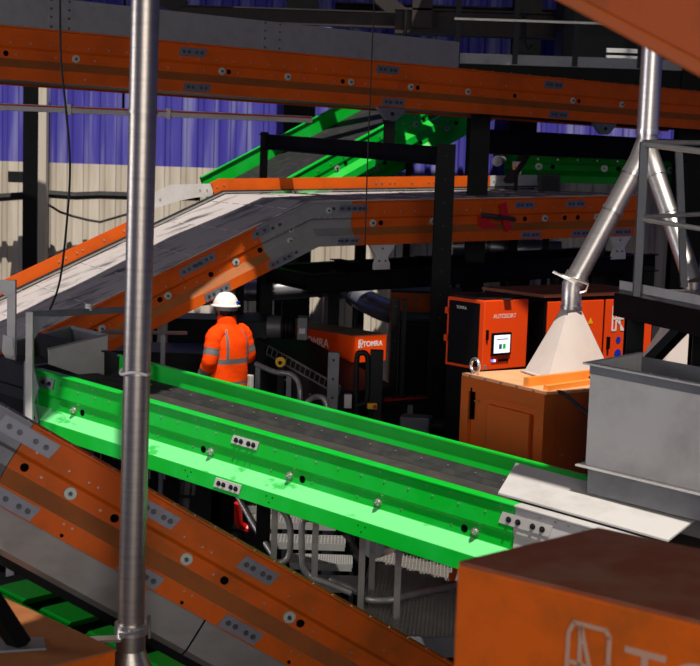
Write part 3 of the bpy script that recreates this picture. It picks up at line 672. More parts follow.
for s0 in (.22, .5): c = fork + (l2-fork)*s0; MB().cyl(c - d2*.012, c + d2*.012, .088, None, 28).build('joint_ring', 'chrome', rp, smooth=True)
# clamp + neck + cone on the left leg
n0 = P(572, 284, 11.8); n1 = P(571, 309, 11.8)
cl = MB(); cl.cyl(l1 - dl*.03, l1 + dl*.05, .1, None, 28); cl.build('clamp_ring', 'chrome', rp, smooth=True)
lv = MB(); lv.box(P(564, 277, 11.62), (V((1, -.2, -.45)), V((.2, 1, 0)), V((.4, 0, 1))), (.1, .05, .008)); lv.tube([P(562, 275, 11.62), P(575, 279, 11.57), P(588, 284, 11.62), P(586, 291, 11.68), P(580, 293, 11.68)], .011, 8); lv.build('clamp_lever', 'chrome', rp, smooth=True)
MB().tube([l1, n0 - Z*.0, n1 + Z*.03, n1], .084, 28).build('neck', 'brushed_bright', rp, smooth=True)
MB().cyl(n1, n1 + Z*.03, .092, None, 28).build('joint_ring', 'chrome', rp, smooth=True)
# ================================================================ ORANGE CABINET UNDER THE CONE
K0 = P(463, 373, 11.4); kz = K0.z
K1 = PZ(546, 392, kz); e = (K1-K0); e.z = 0; Lw = e.length; e.normalize(); f = V((-e.y, e.x, 0)); f = f if f.y > 0 else -f
Dp = 1.25
kr = thing('collector_cabinet', 'orange steel cabinet with sunlit lid and ring bolt, under the pale cone', 'cabinet', V((K0.x, K0.y, 0)))
def quadbox(mb, o, e, f, x0, x1, y0, y1, z0, z1, mi=0):
    p = lambda x, y, z: V((o.x, o.y, 0)) + e*x + f*y + Z*z
    lo = [p(x0,y0,z0), p(x1,y0,z0), p(x1,y1,z0), p(x0,y1,z0)]; hi = [p(x0,y0,z1), p(x1,y0,z1), p(x1,y1,z1), p(x0,y1,z1)]
    return mb.hexa(lo, hi, mi)
zb = kz - 1.5
quadbox(MB(), K0, e, f, .0, Lw, .02, Dp, zb, kz-.02).build('body', 'orange_dull', kr, bevel=.006)
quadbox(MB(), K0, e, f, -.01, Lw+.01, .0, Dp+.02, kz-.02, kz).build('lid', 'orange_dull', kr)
MT['lid'] = mat('sunlit orange lid', '#e8a878', .6, 0, '#c88a58', .6, 3)  # cream of the sunlit top is put into the lid colour
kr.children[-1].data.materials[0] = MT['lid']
fp = MB(); quadbox(fp, K0, e, f, .0, .1, -.012, .02, zb, kz-.02); quadbox(fp, K0, e, f, Lw-.1, Lw, -.012, .02, zb, kz-.02); quadbox(fp, K0, e, f, .1, Lw-.1, -.012, .02, kz-.13, kz-.02); fp.build('front_frame', 'orange_dull', kr)
dd = MB(); quadbox(dd, K0, e, f, .36, Lw-.16, -.02, .02, zb+.1, kz-.2); dd.build('door', 'orange_dull', kr, bevel=.008)
dd = MB(); quadbox(dd, K0, e, f, .13, .15, -.014, .02, kz-.36, kz-.1); dd.build('slot', 'hole', kr)
qq = lambda x, y, z: V((K0.x, K0.y, 0)) + e*x + f*y + Z*z
for x, z in ((.2, -.2), (.2, -.9), (.05, -.3), (.05, -.8), (Lw-.05, -.3), (Lw-.05, -.6)): stick('rivet', 'bolt', qq(x, -.014, kz+z), -f, kr, 1.2)
for k in range(5): stick('rivet', 'bolt', qq(.1+.2*k, -.0, kz-.01), -f, kr, 1.2)
eb = MB(); rc = qq(.08, .06, kz+.07); eb.tube([rc + e*(.055*math.cos(t)) + Z*(.055*math.sin(t)) for t in frange(-math.pi/2, 1.5*math.pi, 22)], .014, 10); eb.cyl(qq(.08, .06, kz), qq(.08, .06, kz+.022), .03); eb.build('ring_bolt', 'chrome', kr, smooth=True)
sd = MB(); quadbox(sd, K0, e, f, Lw, Lw+.012, .12, Dp-.1, zb+.1, kz-.1); sd.build('side_panel', 'orange_dull', kr, bevel=.004)
for k in range(4): stick('rivet', 'bolt', qq(Lw+.012, .18+.27*k, kz-.5), e, kr, 1.2)
fr_ = MB(); quadbox(fr_, K0, e, f, .42, .5, .25, Dp, kz, kz+.06); quadbox(fr_, K0, e, f, .5, Lw, .17, .25, kz, kz+.06); quadbox(fr_, K0, e, f, Lw-.1, Lw, .25, Dp, kz, kz+.05); 
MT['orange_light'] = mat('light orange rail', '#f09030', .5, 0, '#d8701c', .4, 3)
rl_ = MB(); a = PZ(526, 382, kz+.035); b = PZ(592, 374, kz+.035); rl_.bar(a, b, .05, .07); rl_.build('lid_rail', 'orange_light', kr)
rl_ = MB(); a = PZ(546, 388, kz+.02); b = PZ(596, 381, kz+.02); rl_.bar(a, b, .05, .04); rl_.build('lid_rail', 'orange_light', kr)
quadbox(MB(), K0, e, f, .02, Lw-.02, .05, Dp-.05, 0, zb).build('base', 'black', kr)
cbl = spl([(532, 411, 10.8), (546, 412, 10.72), (552, 398, 10.68), (558, 392, 10.6), (566, 395, 10.5), (577, 405, 10.3), (590, 415, 10.2)])
o = tag(MB().tube([P(*q) for q in cbl], .016, 8).build('power_cable', 'rubber', smooth=True), 'black cable looping from the orange cabinet to the grey hopper box', 'cable')
hb = MB(); hb.cyl(P(529, 410, 10.82), P(537, 411.5, 10.74), .035); hb.build('cable_gland', 'rubber', kr)
# cone
ch = thing('cone_hopper', 'pale four sided cone on the orange cabinet below the left pipe leg', 'hopper', V((n1.x, n1.y, kz)))
bl, bf = PZ(526, 376.5, kz+.005), PZ(549, 379, kz+.005)
e2 = bf - bl; fx = V((-e2.y, e2.x, 0)); fx = fx if fx.x > 0 else -fx
cb = V((n1.x, n1.y, kz+.005)); 
R = .44; e2 = V((.42, -.9, 0)).normalized(); fx = V((.9, .42, 0))
c_bl, c_bf, c_br = PZ(524, 371.5, kz+.006), PZ(548, 378.8, kz+.006), PZ(611, 373, kz+.006)
cs = [c_bl, c_bf, c_br, c_bl + (c_br-c_bf)]; cb = (cs[0]+cs[2])/2; cs_cone = list(cs)
def sqring(c4, n=6):
    out = []
    for i in range(4):
        a, b = c4[i], c4[(i+1) % 4]
        out += [a + (b-a)*(k/n) for k in range(n)]
    return out
base = sqring(cs); tp = [V((n1.x, n1.y, 0)) for _ in base]
c0 = cs[0] - cb; 
tops = []
for q in base:
    dq = (q - cb); dq.z = 0; dq.normalize(); tops.append(n1 + dq*.084)
MB().loft([tops, base]).build('cone', 'cream', ch, smooth=True)
fl = MB()
for i in range(4): a, b = cs[i], cs[(i+1) % 4]; fl.bar(a + Z*.006, b + Z*.006, .07, .01)
fl.build('base_flange', 'cream', ch)
MB().cyl(n1 - Z*.0, n1 + Z*.01, .09, None, 28).build('top_collar', 'chrome', ch)
# ================================================================ SCREEN CABINET
A0 = P(485, 301, 12.8); az = A0.z; A1 = PZ(529, 299, az); e = (A1-A0); wA_ = e.length; e.normalize(); f = V((-e.y, e.x, 0))
abz = P(483, 371, 12.8).z
ar = thing('control_cabinet', 'orange control cabinet with small lit screen, black panel on its left side', 'cabinet', V((A0.x, A0.y, 0)))
quadbox(MB(), A0, e, f, 0, wA_, 0, .5, abz, az).build('body', 'orange_bright', ar, bevel=.008)
quadbox(MB(), A0, e, f, .02, wA_-.02, .02, .5, 0, abz).build('base_frame', 'black', ar)
q = lambda x, y, z: V((A0.x, A0.y, 0)) + e*x + f*y + Z*z
quadbox(MB(), A0, e, f, .03, wA_-.03, .05, .45, az, az+.02).build('top_plate', 'black_soft', ar)
quadbox(MB(), A0, e, f, -.012, 0, .06, .46, abz+.03, az-.03).build('side_panel', 'black', ar)
for z in (az-.16, az-.42): quadbox(MB(), A0, e, f, -.03, -.0, .46, .5, z, z+.06).build('hinge', 'orange_bright', ar)
sx0, sx1 = .12, .36; sz0 = P(497, 355, 12.85).z; sz1 = P(497, 334.5, 12.85).z
scr = quadbox(MB(), A0, e, f, .1, .35, -.02, 0, sz0-.01, sz1+.01).build('screen_bezel', 'black', ar, bevel=.004)
quadbox(MB(), A0, e, f, .122, .328, -.023, -.02, sz0+.012, sz1-.012).build('screen', 'screen', scr)
zc = (sz0+sz1)/2
quadbox(MB(), A0, e, f, .185, .22, -.026, -.023, zc-.045, zc+.0).build('screen_icon', 'icon_slate', scr); quadbox(MB(), A0, e, f, .235, .27, -.026, -.023, zc-.045, zc+.0).build('screen_icon', 'icon_green', scr)
quadbox(MB(), A0, e, f, .15, .3, -.025, -.023, zc+.042, zc+.05).build('screen_line', 'icon_slate', scr)
text('AUTOSORT', 'lettering', 'white', q(.115, 0, P(497, 319, 12.85).z), e, Z, .057, ar, .0004)
text('TOMRA', 'lettering', 'white', q(-.013, .36, az-.1), -f, Z, .04, ar, .001)
quadbox(MB(), A0, e, f, .03, .05, -.02, 0, az-.36, az-.27).build('handle', 'black', ar)
bz = P(497, 361.5, 12.85).z
for k in range(8): quadbox(MB(), A0, e, f, .115+.028*k, .133+.028*k, -.012, 0, bz-.01, bz+.012).build('push_button', ('led_blue', 'screen', 'red', 'black', 'black', 'black', 'black', 'black')[k], ar)
quadbox(MB(), A0, e, f, .02, .045, -.012, 0, abz+.01, abz+.05).build('lock', 'galv', ar)
quadbox(MB(), A0, e, f, .24, .33, -.04, .1, az+.0, az+.012).build('loose_bracket', 'rust', ar)
# ================================================================ LARGE CABINET BEHIND
B0 = P(545, 294.6, 13.3); bz = B0.z; B1 = PZ(640, 285, bz); e = V((.8, .6, 0)); f = V((-e.y, e.x, 0)); wB_ = 1.55; bb = bz-.86; Be, Bf, Bz = e, f, bz
brr = thing('sorting_cabinet', 'large orange and black cabinet behind the pale cone, with warning triangle and white logo', 'cabinet', V((B0.x, B0.y, 0)))
quadbox(MB(), B0, e, f, 0, wB_, .0, .85, bb, bz-.03).build('body', 'black', brr)
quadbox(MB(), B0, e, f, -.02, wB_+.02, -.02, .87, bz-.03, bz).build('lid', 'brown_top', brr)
o = quadbox(MB(), B0, e, f, .03, .80, -.02, .0, bb+.05, bz-.07).build('door', 'orange_bright', brr, bevel=.006)
quadbox(MB(), B0, e, f, .83, wB_-.03, -.02, .0, bb+.05, bz-.07).build('door', 'orange_bright', brr, bevel=.006)
quadbox(MB(), B0, e, f, .86, .885, -.05, -.02, bb+.3, bb+.42).build('handle', 'black', brr)
q = lambda x, y, z: V((B0.x, B0.y, 0)) + e*x + f*y + Z*z
c = q(.62, -.021, bz-.3); MB().prism([c - e*.035, c + e*.035, c + Z*.06], -f*.002).build('warning_triangle', 'yellow', brr)
c = q(.98, -.0215, bz-.5); 
for dx, dz, rr in ((.05, -.12, .05), (.05, .02, .035)): MB().cyl(c + e*dx + Z*dz, c + e*dx + Z*dz - f*.002, rr).build('blue_sticker', 'blue', brr)
def logo(o, e, up, nrm, h, parent, mt='white', t=.1):   # stroke logo: a looped rounded letter
    w = h*.62; s_ = t*h; g = MB()
    def seg_(a, b): 
        pa = o + e*a[0]*w + up*a[1]*h; pb_ = o + e*b[0]*w + up*b[1]*h; d = (pb_-pa).normalized()
        g.box((pa+pb_)/2 + nrm*.003, (d, nrm.cross(d), nrm), ((pb_-pa).length/2 + s_*.35, s_/2, .002))
    for a, b in (((0, 0), (0, .8)), ((0, .8), (.12, .97)), ((.12, .97), (.9, .97)), ((.9, .97), (1, .88)), ((1, .88), (1, .5)), ((1, .5), (.85, .4)), ((.85, .4), (.05, .42)), ((.3, .93), (.75, 0)), ((0, 0), (.3, 0)), ((.3, 0), (.3, .93)), ((.3, .4), (1.0, -.02)), ((.75, 0), (1.02, 0))): seg_(a, b)
    return g.build('logo', mt, parent)
logo(q(.93, -.02, bz-.38), e, Z, -f, .28, brr, 'white', .06)
quadbox(MB(), B0, e, f, .03, wB_-.03, .03, .8, 0, bb).build('base', 'black', brr)
# ================================================================ GREY HOPPER BOX ON THE GREEN CONVEYOR
H0 = G.pos(G.at(584, -.39, .05), -.39, .055); HD = H0.y; H0 = P(584, 492, HD)
e = G.T(1).copy(); e.z = 0; e.normalize(); f = -G.s
ht = P(583, 362, HD).z; hm = P(580, 464, HD).z; hb_ = H0.z
hr = thing('hopper_box', 'open grey sheet steel hopper box on the right end of the green conveyor', 'hopper', V((H0.x, H0.y, hb_)))
W_, D_ = 1.5, .7; tk = .008
def hp(x, y, z): return V((H0.x, H0.y, 0)) + e*x + f*y + Z*z
tilt = -.06   # the box follows the slope of the conveyor
def hbx(mb, x0, x1, y0, y1, z0, z1):
    p = lambda x, y, z: hp(x, y, z + tilt*x); return mb.hexa([p(x0,y0,z0), p(x1,y0,z0), p(x1,y1,z0), p(x0,y1,z0)], [p(x0,y0,z1), p(x1,y0,z1), p(x1,y1,z1), p(x0,y1,z1)])
hbx(MB(), 0, W_, 0, tk, hm, ht).build('front_panel', 'galv_light', hr)
hbx(MB(), 0, tk, tk, D_, hm, ht).build('end_panel', 'galv_light', hr)
hbx(MB(), tk, W_, D_-tk, D_, hm, ht-.02).build('back_panel', 'galv_dark', hr)  # darker steel puts the shade of the interior into the panel
hbx(MB(), W_-tk, W_, tk, D_-tk, hm, ht-.02).build('end_panel', 'galv', hr)
hbx(MB(), .62, .62+tk, tk, D_-tk, hm, ht-.06).build('divider', 'galv_dark', hr)
g = MB(); hbx(g, -.03, W_+.03, -.05, 0, ht-.012, ht); hbx(g, -.03, 0, -.0, D_+.04, ht-.012, ht); 
fl1 = g.build('top_flange', 'galv_light', hr)
g = MB(); hbx(g, 0, W_, -.012, -.004, ht-.07, ht-.012); g.build('flange_shade_strip', 'galv_dark', hr)  # dark strip standing for the shadow below the top flange
g = MB(); hbx(g, -.04, W_, -.06, 0, hm-.01, hm); hbx(g, -.04, 0, 0, D_, hm-.01, hm); fl2 = g.build('lower_flange', 'galv_light', hr)
g = MB(); g.hexa([hp(.02, -.0, hb_), hp(W_, -.0, hb_+tilt*W_), hp(W_, D_, hb_+tilt*W_), hp(.02, D_, hb_)], [hp(.02, 0, hm-.01), hp(W_, 0, hm-.01+tilt*W_), hp(W_, D_, hm-.01+tilt*W_), hp(.02, D_, hm-.01)]); g.build('lower_skirt', 'galv_dark', hr)  # darker steel carries the shade under the lower flange
for k in range(9): stick('rivet', 'bolt', hp(.08+.17*k, -.03, ht+tilt*(.08+.17*k)), Z, fl1, 1.2); stick('rivet', 'bolt', hp(.04+.17*k, -.035, hm+tilt*(.04+.17*k)), Z, fl2, 1.2)
for z in (.1, .42, .62): stick('bolt', 'bolt', hp(0, .03, ht-z), -e, hr, .8)
# legs of the box down to the conveyor sides
for x in (.1, 1.3):
    for y in (.05, D_-.05):
        p = hp(x, y, 0); q_ = hb_+tilt*x; MB().bar((p.x, p.y, q_-.03), (p.x, p.y, q_+.01), .05, .05).build('foot', 'galv_dark', hr)
# ================================================================ PLATFORM AT THE RIGHT
C0 = P(638, 297, 9.7); pz = C0.z
C1 = PZ(700, 310, pz); e = (C1-C0); e.z = 0; e.normalize(); f = V((-e.y, e.x, 0))
pl = thing('access_platform', 'grey railed platform at the right edge on black legs', 'platform', V((C0.x, C0.y, 0)))
Lp = 1.5; Bk = .17; zt = P(638, 284, 9.7).z
C2 = PZ(619, 293, pz); f2 = (C2-C0); f2.z = 0; lb_ = f2.length; f2.normalize()
g = V((e.y, -e.x, 0)); g = g if g.x > 0 else -g      # towards back right
cp = lambda x, y, z: V((C0.x, C0.y, z)) + e*x + f2*y
pk = lambda a, b, t_: MB().hexa([a, b, b+t_, a+t_], [a+Z*(zt-pz), b+Z*(zt-pz), b+t_+Z*(zt-pz), a+t_+Z*(zt-pz)])
inn = V((.8, .6, 0))*.012
pk(C0, cp(Lp, 0, pz), inn).build('kick_plate', 'galv_light', pl); pk(C0, cp(0, lb_, pz), inn).build('kick_plate', 'galv_light', pl)
D2 = cp(0, lb_, pz) + V((.9, .25, 0))*1.2; D3 = cp(Lp, 0, pz) + V((.9, .25, 0))*1.0
MB().prism([C0, cp(Lp, 0, pz), D3, D2, cp(0, lb_, pz)], Z*.03).build('deck', 'galv_dark', pl)
b1 = MB(); b1.hexa([C0 - Z*.17, cp(Lp, 0, pz-.17), D3 - Z*.17, D2 - Z*.17, cp(0, lb_+.08, pz-.17)], [C0 - Z*.005, cp(Lp, 0, pz-.005), D3 - Z*.005, D2 - Z*.005, cp(0, lb_+.08, pz-.005)]); b1.build('deck_frame', 'black', pl)
for p in (P(634, 330, 9.85), P(700, 330, 9.6), P(730, 330, 10.3)):
    MB().hbeam((p.x, p.y, 0), (p.x, p.y, pz-.17), .12, .12, .012, (0, 1, 0)).build('leg', 'black', pl)
a, b = P(692, 318, 9.45), P(640, 372, 9.75); MB().bar(a, b, .13, .06).build('diagonal_brace', 'black', pl)
r1b, r1t = P(636, 296, 9.65), P(643.6, 142, 9.65); r1t = V((r1b.x + (r1t.x-r1b.x), r1b.y, r1t.z))
MB().bar(r1b, r1t, .045, .045).build('rail_post', 'steel_dark', pl)
MB().bar(P(640, 284, 9.85), P(647.5, 146, 9.85), .012, .05).build('rail_post', 'steel_dark', pl)
r2b, r2t = P(684, 287, 9.95), P(678.7, 150, 9.95)
MB().bar(r2b, r2t, .05, .03).build('rail_post', 'steel_dark', pl)
for a, b, r in (((643, 142, 9.65), (745, 143.5, 10.1), .018), ((644, 144, 9.65), (745, 157, 9.0), .022), ((642, 217, 9.65), (745, 212, 10.1), .016), ((641, 219, 9.65), (745, 236, 9.0), .018)):
    MB().tube([P(*a), P(*b)], r, 10).build('hand_rail', 'rail_steel', pl)
r3b, r3t = P(742, 300, 9.0), P(745, 155, 9.0); MB().bar(r3b, r3t, .045, .045).build('rail_post', 'galv_dark', pl)
# right cone
rc_ = thing('cone_hopper', 'pale cone hopper half hidden below the railed platform at right', 'hopper', V((P(700, 300, 11.3).x, 11.3, 0)))
cb = P(703, 384, 11.3); ctop = P(693, 292, 11.3); R = .66
cs = [cb + V((-R, -.1, 0)), cb + V((.1, -R, 0)), cb + V((R, .1, 0)), cb + V((-.1, R, 0))]
base = sqring(cs); tops = []
for q_ in base:
    dq = q_-cb; dq.z = 0; dq.normalize(); tops.append(ctop + dq*.075)
MB().loft([tops, base]).build('cone', 'cream', rc_, smooth=True)
tt = MB(); tt.tube([ctop, l2], .075, 24); tt.build('neck', 'brushed', rc_, smooth=True)
MB().wbox((cb.x-.5, cb.y-.5, 0), (cb.x+.5, cb.y+.5, cb.z)).build('collector_box', 'orange_dull', rc_)
# ================================================================ FOREGROUND BOX, LOWER RIGHT
X0 = P(457, 561, 4.6); xz = X0.z; X1 = PZ(700, 621, xz); X2 = PZ(598, 527, xz)
e = (X1-X0); e.z = 0; e.normalize(); f = V((-e.y, e.x, 0)); 
fl_ = (X2-X0).length; f0 = f; f = (X2-X0)/fl_; print('BOX ANGLE', math.degrees(e.angle(f)))
xr = thing('sorting_cabinet', 'large orange cabinet in the near lower right corner with big white logo', 'cabinet', V((X0.x, X0.y, 0)))
quadbox(MB(), X0, e, f, 0, 1.9, 0, fl_, 1.2, xz-.012).build('body', 'orange_worn', xr, bevel=.01)
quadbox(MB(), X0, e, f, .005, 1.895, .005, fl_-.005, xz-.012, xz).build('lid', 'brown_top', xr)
quadbox(MB(), X0, e, f, .05, 1.85, .05, fl_-.05, 0, 1.2).build('base', 'black', xr)
xp = lambda px, py: (lambda r: CAM + r*((X0-CAM).dot(f0)/r.dot(f0)))(ray(px, py))
MT['faded'] = mat('faded lettering', '#b08870', .7)
lb0 = xp(566, 690); hh = (xp(568, 618) - lb0).z
logo(lb0, e, Z, -f0, hh, xr, 'faded', .06)
text('TOMRA', 'lettering', 'faded', xp(621, 697), e, Z, .245, xr, .001)
# ================================================================ FOREGROUND BEAM, UPPER RIGHT
Y0 = P(570, -8, 4.7); Y1 = P(714, 66, 4.0)
d = (Y1-Y0); dn = d.normalized(); sN = V((dn.y, -dn.x, 0)).normalized(); sN = sN if sN.y < 0 else -sN
up = sN.cross(dn); up = up if up.z > 0 else -up
yr_ = thing('overhead_conveyor', 'blurred orange conveyor casing hanging in the near upper right corner', 'conveyor', Y0)
YA, YB = Y0 - dn*.8, Y1 + dn*.25
th = .02
g = MB(); g.hexa([YA, YB, YB + up*.7, YA + up*.7], [YA - sN*th, YB - sN*th, YB + up*.7 - sN*th, YA + up*.7 - sN*th]); g.build('side_panel', 'orange_worn', yr_)
g = MB(); g.hexa([YA, YB, YB - up*.05, YA - up*.05], [YA - sN*.1, YB - sN*.1, YB - sN*.1 - up*.05, YA - sN*.1 - up*.05]); g.build('bottom_lip', 'orange_dull', yr_, bevel=.01)
g = MB(); g.hexa([YA + up*.03 - sN*.03, YB + up*.03 - sN*.03, YB + up*.65 - sN*.03, YA + up*.65 - sN*.03], [YA + up*.03 - sN*.6, YB + up*.03 - sN*.6, YB + up*.65 - sN*.6, YA + up*.65 - sN*.6]); g.build('belt_pan', 'black', yr_)
for p in (YA + dn*.1 + up*.5 - sN*.3, YB - dn*.1 + up*.5 - sN*.3): MB().bar(p, V((p.x, p.y, 9.95)), .06, .06).build('hanger', 'black', yr_)
# ================================================================ LEFT: TROUGH, RAILS AND BRACKETS
tr = thing('trough', 'open grey sheet steel trough beside the left end of the green conveyor', 'trough', P(70, 372, 12.6))
ta, tb_, tc_, td_ = P(48, 350, 12.0), P(107, 335.5, 12.4), P(71, 327, 13.4), P(16, 342, 12.8)
ba, bb_, bc, bd = P(48, 364, 12.0), P(107, 384, 12.4), P(71, 368, 13.4), P(16, 368, 12.8)
def panel(a, b, c, d, t_=.01): 
    n = (b-a).cross(d-a).normalized()*t_; return MB().hexa([a, b, c, d], [a+n, b+n, c+n, d+n])
panel(ba, bb_, tb_, ta).build('front_panel', 'galv_light', tr); panel(bb_, bc, tc_, tb_).build('end_panel', 'galv_dark', tr); panel(bd, bc, tc_, td_).build('back_panel', 'galv_dark', tr)
panel(ba, bb_, bc, bd).build('bottom', 'galv_dark', tr)
g = MB(); g.bar(ta, tb_, .02, .03); g.build('rim', 'galv', tr); g = MB(); g.bar(tb_, tc_, .02, .03); g.build('rim', 'galv', tr); g = MB(); g.bar(tc_, td_, .02, .03); g.build('rim', 'galv', tr)
for p in (bb_, bc, bd): MB().bar((p.x, p.y, 0), p + Z*.02, .07, .07).build('leg', 'black', tr)
rs = thing('guard_rail', 'grey post and rail standing at the left end of the green conveyor', 'railing', V((P(30, 400, 11.0).x, 11.0, 0)))
a = P(27, 420, 11.0); b = P(30, 312, 11.0); MB().bar((b.x, b.y, 0), b, .055, .055).build('post', 'galv_light', rs)
c = P(139, 309, 11.9); MB().bar(b - Z*.02, c, .05, .05).build('top_rail', 'galv_dark', rs)
MB().prism([b + V((.03, 0, -.03)), b + V((.16, 0, -.03)), b + V((.03, 0, -.22))], V((0, .012, 0))).build('gusset', 'galv_dark', rs)
MB().bar((c.x, c.y, 0), c + Z*.03, .05, .05).build('post', 'galv_dark', rs)
cm = b + (c-b)*.52; MB().cyl(cm + Z*.0, cm + Z*.055, .03).build('rail_clip', 'galv_light', rs)
sb_ = thing('sensor_bracket', 'grey upright bracket with perforated foot at the left edge', 'bracket', V((P(10, 340, 11.9).x, 11.9, 0)))
a = P(11, 340, 11.9); b = P(12, 280, 11.9)
MB().bar((b.x, b.y, 0), b, .07, .05).build('post', 'galv_light', sb_)
MB().prism([b + V((-.2, -.03, 0)), b + V((.035, -.03, 0)), b + V((.035, -.03, -.1)), b + V((-.04, -.03, -.14)), b + V((-.2, -.03, -.04))], V((0, .012, 0))).build('head_plate', 'galv_light', sb_)
fpz = P(11, 340, 11.9); MB().prism([fpz + V((-.06, -.035, .05)), fpz + V((.02, -.035, .02)), fpz + V((.04, -.035, -.12)), fpz + V((-.02, -.035, -.18)), fpz + V((-.07, -.035, -.1))], V((0, .012, 0))).build('foot_plate', 'galv_light', sb_)
rr_ = thing('guard_rail', 'dark tube rail behind the trough, under the orange incline', 'railing', V((P(150, 390, 13.4).x, 13.4, 0)))
a, b = P(100, 332, 13.4), P(186, 333, 14.6); MB().tube([a, b], .02).build('top_rail', 'rail_steel', rr_)
for k in (.05, .72): p = a + (b-a)*k; MB().bar((p.x, p.y, 0), p, .045, .045).build('post', 'galv_dark', rr_)
# ================================================================ BACKGROUND MACHINES BEHIND THE WORKER
T0 = P(355, 336, 15.9); tz = T0.z; T1 = PZ(387, 334, tz); e = (T1-T0); tw = e.length; e.normalize(); f = V((-e.y, e.x, 0)); th_ = .31; Te, Tf = e, f
tm = thing('sorting_cabinet', 'long low orange brown cabinet behind the worker with white lettering on two faces', 'cabinet', V((T0.x, T0.y, 0)))
quadbox(MB(), T0, e, f, 0, tw, 0, 2.6, tz-th_, tz-.01).build('body', 'orange_bright', tm)
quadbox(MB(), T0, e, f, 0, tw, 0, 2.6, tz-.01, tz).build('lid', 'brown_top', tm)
quadbox(MB(), T0, e, f, .03, tw-.03, .1, 2.5, 0, tz-th_).build('base', 'black_soft', tm)
q = lambda x, y, z: V((T0.x, T0.y, 0)) + e*x + f*y + Z*z
text('TOMRA', 'lettering', 'white', q(.12, 0, tz-.13), e, Z, .085, tm, .001, bold=.002)
logo(q(.06, 0, tz-.14), e, Z, -f, .09, tm, 'white', .12)
text('TOMRA', 'lettering', 'white', q(0, 1.0, tz-.2), -f, Z, .15, tm, .001)
# inclined black feeder with a cable ladder
fd_ = thing('feeder', 'black inclined feeder machine between the worker and the long cabinet', 'machine', V((P(290, 380, 15.4).x, 15.4, 0)))
a, b = P(256, 338, 15.9), P(352, 392, 14.9); d = (b-a).normalized(); sx = V((d.y, -d.x, 0)).normalized(); sx = sx if sx.y < 0 else -sx; upv = sx.cross(d); upv = upv if upv.z > 0 else -upv
MB().hexa([a, b, b - Z*.55, a - Z*.75], [a - sx*.7, b - sx*.7, b - sx*.7 - Z*.55, a - sx*.7 - Z*.75]).build('body', 'black_soft', fd_)
lad = MB()
l0, l1_ = a + (b-a)*.15 + sx*.02 + upv*.0, a + (b-a)*.9 + sx*.02
lad.bar(l0, l1_, .012, .02); lad.bar(l0 - upv*.1, l1_ - upv*.1, .012, .02)
for k in range(16): p = l0 + (l1_-l0)*(k/15); lad.bar(p, p - upv*.1, .01, .012)
lad.build('cable_ladder', 'galv_dark', fd_)
for p in (a - Z*.7 - sx*.1, b - Z*.5 - sx*.1, a - Z*.7 - sx*.6, b - Z*.5 - sx*.6): MB().bar((p.x, p.y, 0), p, .1, .1).build('leg', 'black', fd_)
for k in range(6): p = a + (b-a)*(.2+.13*k) - Z*(.28+.0*k) + sx*.005; stick('rivet', 'bolt', p, sx, fd_, 1.5)
# machine with motor
md = thing('drive_unit', 'black drive housing with horizontal grey electric motor, right of the worker', 'machine', V((P(246, 380, 15.9).x, 15.9, 0)))
ha, hb2 = P(218, 318, 16.0), P(268, 318, 16.0)
MB().wbox((ha.x, 15.95, 2.3), (hb2.x, 16.7, P(245, 322, 15.9).z)).build('housing', 'black_soft', md, bevel=.01)
MB().wbox((ha.x+.05, 16.0, 0), (hb2.x-.05, 16.6, 2.3)).build('base', 'black', md)
mc = P(268, 327, 16.0); mx = V((1, -.08, .02)).normalized()
MB().cyl(mc, mc + mx*.16, .125, None, 28).build('motor_body', 'galv_dark', md, smooth=True)
MB().cyl(mc + mx*.16, mc + mx*.3, .13, None, 28).build('motor_fins', 'black', md, smooth=True)
for k in range(3): MB().cyl(mc + mx*(.17+.045*k), mc + mx*(.185+.045*k), .14, None, 28).build('cooling_fin', 'black_soft', md, smooth=True)
MB().box(mc + mx*.4, (mx, V((0, 1, 0)), Z), (.06, .13, .13)).build('terminal_box', 'galv_dark', md, bevel=.01)
MB().box(mc + mx*.4 + V((0, -.15, -.02)), (mx, V((0, 1, 0)), Z), (.035, .03, .03)).build('switch', 'chrome', md)
for i, x in enumerate((.1, .3, .45)): MB().tube([V((ha.x + x, 15.94, 3.0)), V((ha.x + x + .04, 15.9, 2.7)), V((ha.x + x, 15.94, 2.4))], .012, 6).build('hose', 'rubber', md)
# emergency stop
es = thing('safety_switch', 'yellow and black safety switch disc right of the worker', 'switch', V((P(281, 363, 15.0).x, 15.0, 0)))
p = P(281, 362, 15.0); MB().cyl(p, p + V((-.1, -.9, .1)).normalized()*.05, .055, None, 18).build('disc', 'yellow', es, smooth=True)
MB().cyl(p + V((-.005, -.05, 0)), p + V((-.01, -.07, 0)), .02, None, 14).build('knob', 'black', es)
MB().bar(V((p.x, p.y+.03, 0)), p + V((0, .03, .03)), .07, .05).build('post', 'black_soft', es)
# tube hoops
def hoop(lab, pts, r, d=None, mt='rail_steel', foot=()):
    r_ = thing('guard_hoop', lab, 'guard', V((P(*pts[0]).x, P(*pts[0]).y, 0)))
    w_ = [P(*q) for q in spl(pts, 5)]; MB().tube(w_, r, 10).build('tube', mt, r_, smooth=True)
    for k in foot:
        p = P(*k); MB().bar((p.x, p.y, 0), p, .05, .05).build('post', 'galv_dark', r_)
    return r_
hoop('silver bent tube rail right beside the worker', [(256, 364, 14.4), (275, 372, 14.2), (290, 374, 14.1), (298, 382, 14.05), (300, 395, 14.0), (300, 430, 14.0)], .028, foot=((289, 376, 14.12), (258, 367, 14.38)))
hoop('silver rounded tube hoop just above the green side, lower than the bent rail', [(305, 440, 13.6), (306, 408, 13.6), (311, 399, 13.6), (320, 397, 13.5), (326, 404, 13.45), (330, 440, 13.4)], .028, foot=((307, 440, 13.62),))
